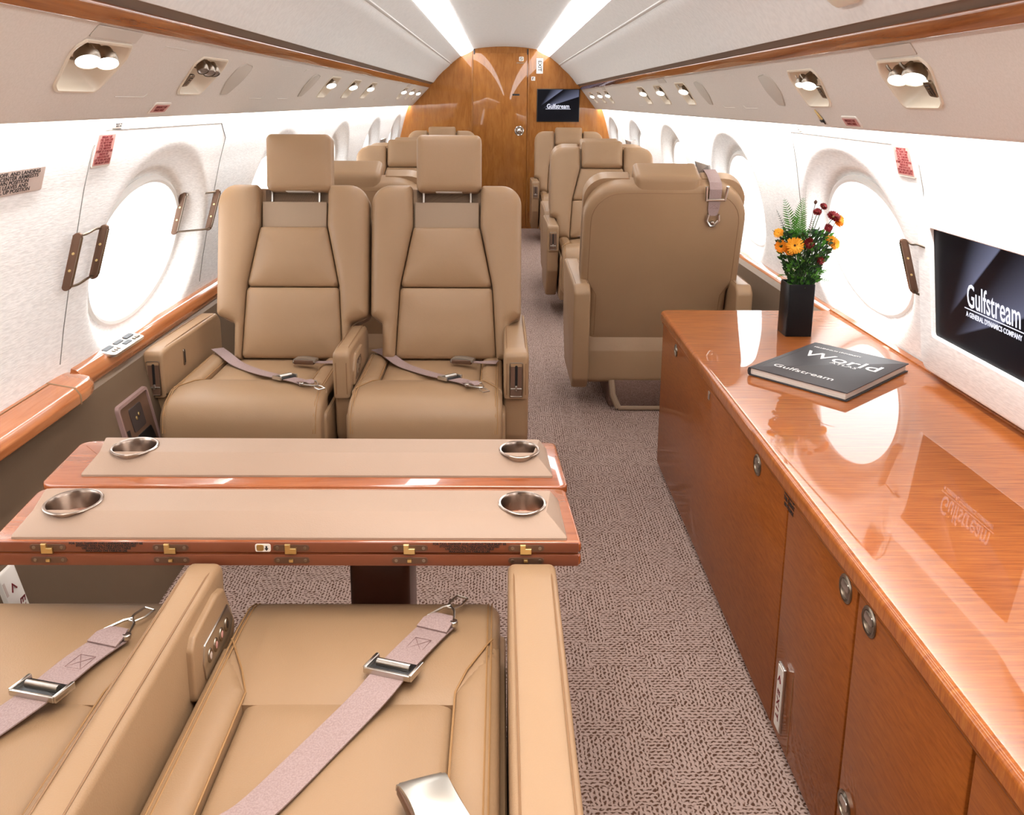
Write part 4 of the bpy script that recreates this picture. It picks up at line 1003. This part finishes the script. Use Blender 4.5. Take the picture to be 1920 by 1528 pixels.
# ------------------------------------------------------------------ things on the walls
def dish(s, y, z):
    d = 0
    for wy in WIN[s]:
        ro = sqrt(((y-wy+.08)/OA)**2+((z-WZ)/OB)**2); ri = sqrt(((y-wy)/WA)**2+((z-WZ)/WB)**2)
        if ro < 1:
            t = min(1, (1-ro)/max(1e-6, (1-ro)+max(0, ri-1))) if ri > 1 else 1
            d = max(d, .085*(t*t*(3-2*t)))
    return d
def WF(s, y, z, off=.002):
    dz = .04; sl = (wallx(z+dz)-wallx(z-dz))/(2*dz)
    up = Vector((s*sl, 0, 1)).normalized(); ex = Vector((0, 1 if s < 0 else -1, 0)); n = ex.cross(up)
    return Fr(Vector((s*(wallx(z)+dish(s, y, z)), y, z))+n*off, ex, up, n)
def placard(name, F, w, h, face, body, size, ink, label, cat='label', rim=SIGNW, rimw=.006, sx=1, line=1.0):
    t = empty(name, tuple(F.o), 0, label, cat); G = Fr((0, 0, 0), F.ex, F.ey, F.ez)
    mb = MB(); pillow(mb, rpoly(rect(-w/2-rimw, w/2+rimw, -h/2-rimw, h/2+rimw), .008, 3), G, -.002, .0012, .0006, seg=1); mb.build('backing', rim, t)
    mb = MB(); pillow(mb, rpoly(rect(-w/2, w/2, -h/2, h/2), .003, 2), G, .001, .0018, .0002, seg=1); mb.build('face', face, t)
    if body: text(body, size, Fr(G(0, 0, .002), G.ex, G.ey, G.ez), ink, t, sx=sx, bold=size*.02, line=line)
    return t
EMG = 'EMERGENCY EXIT\n1 PULL THUMB COVER\nOUT AND UP HARD\n2 PULL THUMB RING\n3 PULL WINDOW IN\nATTEMPT LIFT UP AND PUSH\nWINDOW OUT\nWHEN DOOR IS OUT\nSTEP ON WING AND LEAVE\nCABIN AIRCRAFT QUICKLY'
placard('exit_instruction_label', WF(-1, 2.735, 1.19), .118, .078, PINK, EMG, .0088, RED, 'pink emergency exit instruction label beside the nearest left window', line=.82)
placard('exit_instruction_label', WF(1, 2.93, 1.165), .118, .078, PINK, EMG, .0088, RED, 'pink emergency exit instruction label beside the right window near the screen', line=.82)
placard('table_instruction_label', WF(-1, 2.19, 1.145), .40, .052, SIGNG, 'FOR TAXI, TAKEOFF, AND LANDING\nINBOARD AND CENTER ARMRESTS\nIN THE DOWN POSITION\nFOLD TABLE LEAVES AND\nTABLE IN FULL UP POSITION', .0112, INK, 'grey black print taxi and takeoff label cropped by the left edge', rim=SIGNG, rimw=.001, sx=1.9, line=.82)
placard('small_wall_label', WF(-1, 2.80, 1.248), .07, .012, SIGNW, 'EMERGENCY EXIT\nUNDER COVER', .006, INK, 'tiny black print label just under the left wash light', rimw=.003, line=.9)
placard('small_wall_label', WF(1, 3.93, 1.225), .05, .014, SIGNW, 'PULL\nCOVER', .007, INK, 'tiny black print label just under the right wash light', rimw=.003, line=.9)
for s_, y, v in ((-1, 2.925, .222), (1, 3.06, .222)):
    Fv = VF(s_); ex = Vector((0, 1 if s_ < 0 else -1, 0)); up = -Fv.ey
    placard('exit_sign', Fr(Fv(y, v, .002), ex, up, Fv.ez), .125, .026, PINK, 'EMERGENCY EXIT\nHANDLE INSIDE', .0115, RED, 'small pink emergency exit label on the %s overhead panel lip' % ('left' if s_ < 0 else 'right'), 'sign', line=.9)
# brass clip on the right panel
t = empty('brass_clip', tuple(VF(1)(3.335, .205, .002)), 0, 'tiny brass and black clip on the right overhead panel beside a pink label', 'clip'); G0 = VF(1); G = Fr((0, 0, 0), (0, -1, 0), -G0.ey, G0.ez)
mb = MB(); pillow(mb, [(-.012, -.012), (.012, -.012), (-.004, .024)], G, 0, .004, .001, seg=1); mb.build('clip_body', BRASS, t)
mb = MB(); pillow(mb, rect(-.012, .014, -.022, -.012), G, 0, .005, .001, seg=1); pillow(mb, rect(.006, .011, -.030, -.022), G, 0, .003, .001, seg=1); mb.build('clip_tip', BLACK, t)
# folded grey placards further back
for s_, y, lab in ((1, 6.12, 'grey slanted plate on the right wall beyond the rear view seat'), (1, 9.72, 'small grey plate on the right wall above the far seats'), (-1, 9.76, 'small grey plate on the left wall above the far seats')):
    F = WF(s_, y, .955, .004); t = empty('wall_plate', tuple(F.o), 0, lab, 'plate'); G = Fr((0, 0, 0), F.ex, F.ey, F.ez)
    mb = MB(); box(mb, -.20, .20, -.035, .035, -.045, .006, .002, G); mb.build('plate', PLATE, t)
    mb = MB(); pillow(mb, rect(.19, .2005, -.035, .035), G, .004, .008, .0005, seg=1) if s_ < 0 else pillow(mb, rect(-.2005, -.19, -.035, .035), G, .004, .008, .0005, seg=1); mb.build('edge', BLACK, t)
# exit hatch outlines: seam lines of the hatch, not trim strips
for s_, pts in ((-1, [(2.66, .66), (2.66, 1.20), (2.72, 1.237), (3.86, 1.233), (3.97, 1.18), (3.97, .66)]), (1, [(2.99-.12, .66), (2.83, 1.16), (2.87, 1.205), (4.05, 1.21), (4.08, 1.1), (4.20, .66)])):
    mb = MB(); P = []
    for a, b in zip(pts, pts[1:]):
        n = max(1, int(math.dist(a, b)/.03)); P += [(a[0]+(b[0]-a[0])*k/n, a[1]+(b[1]-a[1])*k/n) for k in range(n)]
    tube(mb, [Vector((s_*(wallx(z)+dish(s_, y, z)-.0005), y, z)) for y, z in P+[pts[-1]]], .0016, 5)
    mb.build('trim_%d' % (7 if s_ < 0 else 8), SEAMG, kind='structure')
# sprung grab handles beside the windows
def grab(s, ya, yb, zt, zb, label, one=False):
    t = empty('grab_handle', (s*(wallx(.9)), (ya+yb)/2, (zt+zb)/2), 0, label, 'handle'); O = Vector(t.location); zc = (zt+zb)/2
    for y in ((ya,) if one else (ya, yb)):
        F = Fr(Vector((s*(wallx(zc)+dish(s, y, zc)-.022), y, zc))-O, (s, 0, 0), Vector((-s*.30, -.55 if s < 0 else -.55, 1)).normalized() if False else (-s*.32, 0, 1), (0, -1, 0))
        h = (zt-zb)/2; mb = MB(); pillow(mb, rpoly(rect(-.011, .011, -h-.012, h+.012), .0105, 5), F, -.006, .006, .002, seg=2, both=True); b = mb.build('handle_bar', BRONZE, t)
        mb = MB(); pillow(mb, rpoly(rect(-.012, -.009, -h, h), .001, 2), F, -.0068, .0068, .001, seg=1, both=True); mb.build('bar_edge', NICKEL, b)
        mb = MB()
        for q in (-.35, .35): disc(mb, F, .0035, .0055, .0072, .0005, 10, v=q*h)
        mb.build('screw', BRASS, b)
    for z in (zt, zb):
        X = lambda y: s*(wallx(z)+dish(s, y, z)-.016)
        y2 = yb if not one else ya-(.13 if s > 0 else -.13)
        P = spline([Vector((X(ya), ya, z))-O, Vector((X(ya)-s*.004, ya+(y2-ya)*.33, z-.003))-O, Vector((X(y2)-s*.006, ya+(y2-ya)*.66, z+.002))-O, Vector((X(y2), y2, z))-O], 5)
        mb = MB(); tube(mb, P, .0034, 6); mb.build('handle_rod', NICKEL, t)
grab(-1, 2.60, 2.78, .992, .868, 'bronze sprung grab handle of two bars on the left wall nearest the camera')
grab(-1, 3.79, 3.92, .992, .862, 'bronze sprung grab handle on the left wall beside the raised headrest seat')
grab(1, 2.965, 2.83, .945, .808, 'bronze grab handle on the right wall between vase and screen', one=True)
# outlet panel in the lower left wall
def lowx(z):
    T = [(.58, 1.16), (.56, 1.13), (.5, 1.12), (.25, 1.07), (.06, .98)]
    for (a, xa), (b, xb) in zip(T, T[1:]):
        if z >= b: return xa+(xb-xa)*(a-z)/(a-b)
    return T[-1][1]
def LF(y, z, off=0):
    up = Vector((-(lowx(z+.05)-lowx(z-.05)), 0, .1)).normalized(); ex = Vector((0, 1, 0)); n = ex.cross(up); return Fr(Vector((-lowx(z), y, z))+n*off, ex, up, n)
F = LF(3.0, .40, .004); t = empty('outlet_panel', tuple(F.o), 0, 'dark taupe recessed outlet panel in the lower left wall beside the armrest', 'socket'); G = Fr((0, 0, 0), F.ex, F.ey, F.ez)
mb = MB(); o_ = rpoly(rect(-.13, .13, -.10, .085), .018, 5); i_ = rpoly(rect(-.118, .118, -.088, .073), .010, 5); n = len(o_)
vs = [G(*p, -.004) for p in o_]+[G(*p, .006) for p in inset(o_, .003)]+[G(*p, .006) for p in i_]+[G(*p, .0) for p in i_]
mb.add(vs, [[r*n+i, r*n+(i+1) % n, (r+1)*n+(i+1) % n, (r+1)*n+i] for r in range(3) for i in range(n)]); mb.build('frame', TAUPE, t)
mb = MB(); pillow(mb, i_, G, -.002, .001, .0005, seg=1); mb.build('plate', RECB, t)
mb = MB(); pillow(mb, rpoly(rect(-.05, .05, -.015, .055), .008, 3), G, .001, .004, .001, seg=1); sk = mb.build('socket', DARK, t)
mb = MB(); disc(mb, G, .006, .004, .006, .001, 12, u=-.012, v=.02); mb.build('jack', BRASS, sk); mb = MB(); disc(mb, G, .006, .004, .006, .001, 12, u=.012, v=.026); mb.build('jack', BRASS, sk)
mb = MB(); pillow(mb, rpoly(rect(-.10, -.082, -.03, .005), .002, 2), G, .001, .003, .0005, seg=1); mb.build('switch', BLACK, t)
mb = MB(); pillow(mb, rpoly([(-.06, -.082), (.10, -.082), (.085, -.028), (-.035, -.028)], .008, 3), G, .0, .0025, .0005, seg=1); mb.build('storage_mouth', BLACK, t)
F = LF(2.085, .285, .004); t = empty('exit_sign', tuple(F.o), 0, 'shaded grey EXIT sign low on the left wall under the table', 'sign'); G = Fr((0, 0, 0), F.ex, F.ey, F.ez)
mb = MB(); pillow(mb, rpoly(rect(-.036, .036, -.10, .07), .006, 3), G, -.003, .008, .002, seg=2); mb.build('plate', SIGNW, t)
text('EXIT', .032, Fr(G(.004, -.035, .0083), (0, 0, -1), (0, 1, 0), (1, 0, 0)), RED, t, bold=.0008, spacing=1.3)
mb = MB(); tube(mb, [G(-.010, .02, .0083), G(.0, .036, .0083), G(.012, .022, .0083)], .0022, 4); mb.build('arrow', RED, t)
mb = MB(); pillow(mb, rect(-.034, -.026, .02, .05), G, .0075, .0088, .0002, seg=1); mb.build('serial_label', SIGNG, t)

# wall monitor above the credenza
def monitor():
    up = Vector((-.055*1, 0, .40)).normalized(); O = Vector((1.112, 2.38, .80))
    t = empty('wall_monitor', tuple(O), 0, 'large screen in a white fabric surround on the right wall above the credenza', 'television')
    G = Fr((0, 0, 0), (0, -1, 0), up, Vector((0, -1, 0)).cross(up)); f = Fr(G.o, G.ex, G.ey, G.ez)
    o_ = rpoly(rect(-.515, .62, -.195, .33), .045, 6); i_ = rpoly(rect(-.425, .26, -.088, .205), .012, 6); 
    def ring(poly, h): return [f(p[0], p[1], h) for p in poly]
    mb = MB(); A = [o_, inset(o_, .012), i_, inset(i_, .004)]; n = len(o_)
    vs = ring(o_, -.06)+ring(o_, .002)+ring(inset(o_, .004), .008)+ring(inset(o_, .012), .011)+ring(i_, .011)+ring(inset(i_, .003), .007)+ring(inset(i_, .003), -.004)
    mb.add(vs, [[r*n+i, r*n+(i+1) % n, (r+1)*n+(i+1) % n, (r+1)*n+i] for r in range(6) for i in range(n)]); mb.build('surround', WALLF, t, angle=50)
    mb = MB(); pillow(mb, inset(i_, .001), f, -.008, .0, .0005, seg=1); sc = mb.build('screen', SCREEN2, t)
    # light streaks of the picture shown on the screen
    text('Gulfstream', .082, Fr(f(-.075, .058, .0008), f.ex, f.ey, f.ez), G_TEXT, sc, sx=.78, bold=.0006)
    mb = MB(); pillow(mb, rect(-.232, .082, .026, .0285), f, .0004, .0009, .0001, seg=1); mb.build('underline', G_TEXT, sc)
    text('A GENERAL DYNAMICS COMPANY', .0175, Fr(f(-.075, .013, .0008), f.ex, f.ey, f.ez), G_TEXT, sc, sx=1.08, bold=.0004)
monitor()

# ------------------------------------------------------------------ things on the credenza
def book():
    w, h = .280, .365; a = radians(-48.4); ex = Vector((cos(a), sin(a))); ey = Vector((-ex.y, ex.x)); z = .5905
    c = Vector((.869, 2.183))-ex*w/2-ey*h/2; O = Vector((.869, 2.183/UY, z))
    t = empty('book', tuple(O), 0, 'large black hardback World atlas lying on the credenza in front of the vase', 'book')
    F = Fm(Vector((c.x, c.y/UY, z))-O, (ex.x, ex.y, 0), (ey.x, ey.y, 0))
    mb = MB(); box(mb, .002, w, 0, h, 0, .003, .0012, F); box(mb, .002, w, 0, h, .021, .024, .0012, F)
    pr = [(.004, 0), (-.001, .003), (-.003, .012), (-.001, .021), (.004, .024), (.006, .022), (.003, .012), (.006, .002)]
    vs = [F(a, y, b) for y in (0, h) for a, b in pr]; k = len(pr); mb.add(vs, [[i, (i+1) % k, k+(i+1) % k, k+i] for i in range(k)]+[list(range(k)), [k+i for i in range(k)]])
    mb.build('cover', BOOKC, t)
    mb = MB(); box(mb, .004, w-.006, .005, h-.005, .003, .021, .001, F); mb.build('pages', PAGES, t)
    mb = MB(); pillow(mb, rect(.016, .0175, .003, h-.003), F, .0238, .0242, .0001, seg=1); mb.build('spine_groove', BLACK, t)
    def T(b, sz, u, v, nm, **k):
        g = lambda x, y, q=0: F(w*u+x, h*v+y, .0243+q)
        text(b, sz, g, WHITE, t, nm, **k)
    T('World', .078, .52, .66, 'title', sx=1.05, bold=.0004); T('ATLAS', .024, .60, .565, 'subtitle', sx=1.1)
    T('MILLENNIUM UNIVERSITY', .0125, .34, .87, 'heading', bold=.0003); T('Gulfstream', .034, .44, .19, 'publisher', sx=1.15)
BOOKC = leather('book_cloth', sr(50, 46, 48), sr(62, 57, 58), .5, .05)
PAGES = fabric('paper_edges', sr(205, 196, 186), sr(226, 218, 208), (3, 3, 900), .2)
book()

def vase():
    O = Vector((.914, 3.415, .5905)); t = empty('vase', tuple(O), 0, 'square glossy black vase on the credenza holding a mixed bouquet', 'vase')
    mb = MB(); P = rpoly(rect(-.042, .042, -.042/UY, .042/UY), .005, 3)
    rings = [(P, 0), (P, .165), (inset(P, .0015), .168), (inset(P, .004), .167), (inset(P, .005), .02)]; n = len(P)
    vs = [Vector((p[0], p[1], z)) for pl, z in rings for p in pl]; fs = [[r*n+i, r*n+(i+1) % n, (r+1)*n+(i+1) % n, (r+1)*n+i] for r in range(4) for i in range(n)]+[list(range(n)), [4*n+i for i in range(n)]]
    mb.add(vs, fs); mb.build('vase_body', simple('black_glaze', sr(8, 6, 9), .3, 0, .25), t, angle=40)
    mb = MB(); pillow(mb, inset(P, .006), XY(), .12, .150, .004, seg=2); mb.build('moss_filling', LEAF3, t)
LEAF1 = leather('fern_green', sr(44, 104, 26), sr(84, 146, 44), .5, .02)
LEAF2 = leather('dark_leaf', sr(22, 44, 22), sr(42, 76, 34), .5, .02)
LEAF3 = leather('moss_green', sr(60, 60, 34), sr(92, 88, 50), .8, .3)
PALE = leather('grey_stalk', sr(190, 190, 180), sr(214, 212, 204), .7, .02)
ORANGE = leather('orange_petal', sr(236, 128, 22), sr(250, 166, 40), .5, .02)
YELLOW = leather('amber_petal', sr(246, 170, 40), sr(252, 196, 70), .5, .02)
DRED = leather('dark_red_petal', sr(96, 16, 22), sr(136, 26, 30), .5, .02)
STEM = simple('stem_green', sr(58, 78, 36), .6)
EYE = simple('flower_eye', sr(70, 36, 16), .8)
vase()
VC = Vector((.914, 3.415, .735))
def stem_path(tip, bend=.02, n=8):
    b = VC+Vector((random.uniform(-.025, .025), random.uniform(-.025, .025), 0)); m = (b+tip)/2+Vector((0, 0, bend))-Vector((tip.x-b.x, tip.y-b.y, 0))*.15
    return [b*(1-t)**2+m*2*t*(1-t)+tip*t*t for t in [k/n for k in range(n+1)]]
def petals(mb, F, r, n, w, cup, layer=0, mi=0, curl=0):
    for i in range(n):
        a = 2*pi*(i+.5*layer)/n+random.uniform(-.06, .06); d = (cos(a), sin(a)); p = (-sin(a), cos(a)); vs = []
        rr = r*random.uniform(.92, 1.08)
        K = [(.12, .35, 0), (.45, .8, cup*.35), (.75, 1, cup*.8+curl*.1), (.93, .7, cup*1.0+curl*.4), (1.0, .12, cup*1.0+curl)]
        for f, ww, h in K:
            for q in (-1, 0, 1): vs.append(F(d[0]*rr*f+p[0]*w*ww*q/2, d[1]*rr*f+p[1]*w*ww*q/2, h*r+(-.06*r if q == 0 else 0)+layer*.002))
        o = len(vs); vs += [v+F.ez*-.0006 for v in vs]
        fs = [[k*3+j, k*3+j+1, (k+1)*3+j+1, (k+1)*3+j] for k in range(4) for j in range(2)]
        fs += [[o+x for x in f[::-1]] for f in fs]; mb.add(vs, fs, mi)
def flower(x, z, dy, r, kind, facing, label):
    tip = Vector((x, 3.41+dy, z)); d = Vector(facing).normalized(); u = Vector((0, 0, 1)).cross(d).normalized() if abs(d.z) < .95 else Vector((1, 0, 0)); v = d.cross(u)
    t = empty('daisy_flower', tuple(tip), 0, label, 'flower', 'daisies in the black vase'); F = Fm((0, 0, 0), u, v, d)
    m = {'o': ORANGE, 'y': YELLOW, 'd': DRED}[kind]; mb = MB(); petals(mb, F, r, 20, r*.24, .16); petals(mb, F, r*.88, 17, r*.22, .42, 1); petals(mb, F, r*.62, 13, r*.20, .75, 2); mb.build('petals', m, t, angle=60)
    mb = MB(); disc(mb, F, r*.20, -.001, r*.18, r*.10, 14, bulge=r*.06); mb.build('flower_centre', EYE if kind != 'd' else BRASS, t)
    P = [p-tip for p in stem_path(tip-d*.004)]; mb = MB(); tube(mb, P, .0014, 5); mb.build('stem', STEM, t)
cam = Vector((-.2, -1, .25))
FL = [(.836, .915, -.01, .017, 'y', (-.5, -.7, .5), 'small amber daisy at the upper left of the bouquet'),
      (.842, .876, -.03, .021, 'o', (-.6, -.8, .2), 'orange daisy at the far left of the bouquet'),
      (.877, .882, -.055, .028, 'y', (-.2, -1, .35), 'largest amber daisy facing the camera at the left front'),
      (.868, .868, -.045, .020, 'o', (-.3, -.8, -.3), 'orange daisy tucked under the largest amber one'),
      (.921, .890, -.055, .018, 'd', (-.1, -1, .1), 'dark red daisy at the centre of the bouquet'),
      (.966, .835, -.04, .015, 'd', (.3, -1, .0), 'dark red daisy low on the right side'),
      (.993, .897, -.03, .018, 'y', (.2, -.9, .3), 'upper of two small amber daisies on the right'),
      (1.006, .886, -.035, .020, 'y', (.5, -.9, .1), 'lower of two small amber daisies on the right'),
      (1.001, .968, -.02, .022, 'd', (.1, -.6, .8), 'dark red daisy at the top right above an orange one'),
      (1.018, .955, -.01, .024, 'o', (.5, -.8, .5), 'orange daisy at the top right of the bouquet'),
      (.985, .935, -.03, .014, 'd', (-.1, -1, .3), 'small dark red daisy below the top right pair'),
      (.955, .980, .0, .014, 'd', (-.2, -.7, .7), 'small dark red daisy near the top of the bouquet'),
      (.975, .997, .01, .013, 'd', (.3, -.7, .6), 'topmost dark red daisy of the bouquet')]
for f_ in FL: flower(*f_)
random.seed(5)
mb = MB(); P = stem_path(Vector((.95, 3.42, 1.008)), .01); tube(mb, P, .001, 5); 
tube(mb, [P[-1]+Vector((0, 0, -.003)), P[-1]+Vector((0, 0, .004)), P[-1]+Vector((0, 0, .010))], [.003, .006, .001], 8); tag(mb.build('flower_bud', EYE), 'dark closed bud standing at the top of the bouquet', 'bud')
def frond(tip, mat, label, lw, n=20, bend=.02, name='fern_frond', start=.35):
    P = stem_path(tip, bend, 20); mb = MB(); tube(mb, P, [.0014*(1-.7*i/20) for i in range(21)], 5); side0 = Vector((1, 0, 0))
    vs = []
    for k in range(n):
        f = start+(1-start)*k/n; i = min(19, int(f*20)); p = P[i].lerp(P[i+1], f*20-i); t = (P[i+1]-P[i]).normalized()
        sd = (Vector((1, -.3, 0))-t*t.dot(Vector((1, -.3, 0)))).normalized(); nn = sd.cross(t); L = lw*(sin(pi*min(1, (1-(k/n))*.85+.15))**.6)*(1-.75*(k/n)**2)
        for q in (-1, 1):
            d = (sd*q*.85+t*.55+nn*random.uniform(-.25, .25)).normalized(); e = d.cross(nn).normalized(); w = L*.19
            pts = [p, p+d*L*.3+e*w*.5, p+d*L*.7+e*w*.35, p+d*L, p+d*L*.7-e*w*.35, p+d*L*.3-e*w*.5]
            o_ = [x+nn*.0005 for x in pts]; b_ = [x-nn*.0005 for x in pts]; mb.add(o_+b_, [[0, 1, 2, 3, 4, 5], [11, 10, 9, 8, 7, 6]]+[[a, (a+1) % 6, 6+(a+1) % 6, 6+a] for a in range(6)])
    tag(mb.build(name, mat, smooth=False), label, 'fern', 'ferns and stalks in the black vase')
frond(Vector((.850, 3.42, 1.022)), LEAF1, 'tall bright fern frond at the upper left of the bouquet', .034, 22)
frond(Vector((.905, 3.40, 1.027)), LEAF1, 'tallest bright green fern frond at the centre of the bouquet', .036, 26)
frond(Vector((.893, 3.37, .985)), LEAF1, 'bright fern frond in front of the tallest one', .034, 22)
frond(Vector((.833, 3.44, .985)), LEAF2, 'narrow dark fern frond at the left edge of the bouquet', .015)
frond(Vector((.930, 3.47, 1.058)), PALE, 'pale grey feathery stalk rising above the bouquet', .012, 20)
frond(Vector((.955, 3.45, .965)), LEAF2, 'dark fern frond behind the small dark red daisies', .022)
frond(Vector((.940, 3.40, .955)), PALE, 'pale grey sprig between the centre ferns and red daisies', .012, 14)
frond(Vector((.832, 3.38, .775)), LEAF1, 'low fern tip bending out to the left over the vase rim', .014, 12, .05)
frond(Vector((1.025, 3.37, .757)), LEAF1, 'low fern tip bending out to the right over the vase rim', .012, 14, .05)
frond(Vector((1.010, 3.42, .800)), LEAF1, 'light fern frond low on the right side of the bouquet', .020, 16, .02)
frond(Vector((.985, 3.38, .860)), LEAF1, 'fresh green frond curling at the right of the bouquet', .022, 16, .02)
frond(Vector((.925, 3.36, .845)), LEAF2, 'broad leaved dark sprig at the front centre of the bouquet', .026, 14, .01)
def blade(tip, w, label, droop=0):
    P = stem_path(tip, .06, 14); mb = MB(); k = len(P); ribbon(mb, P, [max(.0012, w*sin(pi*(i+1)/(k+1))) for i in range(k)], .0008, (0.5, -.8, .3)); tag(mb.build('grass_blade', LEAF2), label, 'leaf', 'grass blades in the black vase')
blade(Vector((1.058, 3.40, .878)), .008, 'long thin blade arching out to the far right'); blade(Vector((1.045, 3.40, .915)), .010, 'broad blade leaning right beside the amber daisies')
blade(Vector((1.030, 3.39, .925)), .011, 'broad blade leaning right below the orange daisy'); blade(Vector((.815, 3.40, .925)), .005, 'thin blade pointing out to the upper left'); blade(Vector((.960, 3.36, .93)), .010, 'upright broad blade in the centre right')
mb = MB(); random.seed(3)
for k in range(1250):
    z = random.random(); h = .735+.185*z; rad = .024+.070*z**.75*(1 if z < .8 else 1-(z-.8)*1.6); a = random.uniform(0, 2*pi); rr = rad*sqrt(random.random())
    p = Vector((.922+rr*cos(a)*1.05, 3.40+rr*sin(a)*.8, h)); d = Vector((cos(a)*.6, sin(a)*.6, random.uniform(.0, 1))).normalized(); e = d.cross(Vector((random.uniform(-1, 1), random.uniform(-1, 1), .3))).normalized(); L = random.uniform(.011, .021); w = L*.30
    n_ = d.cross(e)*.0005; pts = [p, p+d*L*.4+e*w, p+d*L, p+d*L*.4-e*w]; mb.add([x+n_ for x in pts]+[x-n_ for x in pts], [[0, 1, 2, 3], [7, 6, 5, 4]]+[[i, (i+1) % 4, 4+(i+1) % 4, 4+i] for i in range(4)], 0 if random.random() < .72 else 1)
o = mb.build('foliage', [LEAF2, LEAF1], smooth=False, kind='stuff'); tag(o, 'dense dark small leaved greenery filling the bouquet above the vase', 'foliage')
# rounded fixture on the right ceiling panel, cropped by the frame
t = empty('ceiling_fixture', (.683, 2.47, 1.559), 0, 'rounded beige fixture on the right ceiling panel at the top edge', 'fixture')
G = Fr((0, 0, 0), (0, -1, 0), Vector((-.72, 0, .69)), Vector((-.69, 0, -.72))); mb = MB(); cushion(mb, rpoly(rect(-.09, .09, -.05, .05), .03, 5), G, 0, .018, .01, .003); mb.build('fixture_cover', IVORY, t)

# ------------------------------------------------------------------ drawing units to metres
for me in {o.data for o in COL.objects if o.type == 'MESH'}:
    for v in me.vertices: v.co.y *= UY; v.co.z *= UZ
    me.update()
for o in COL.objects:
    if o.type in ('MESH', 'EMPTY', 'LIGHT'): o.location.y *= UY; o.location.z *= UZ
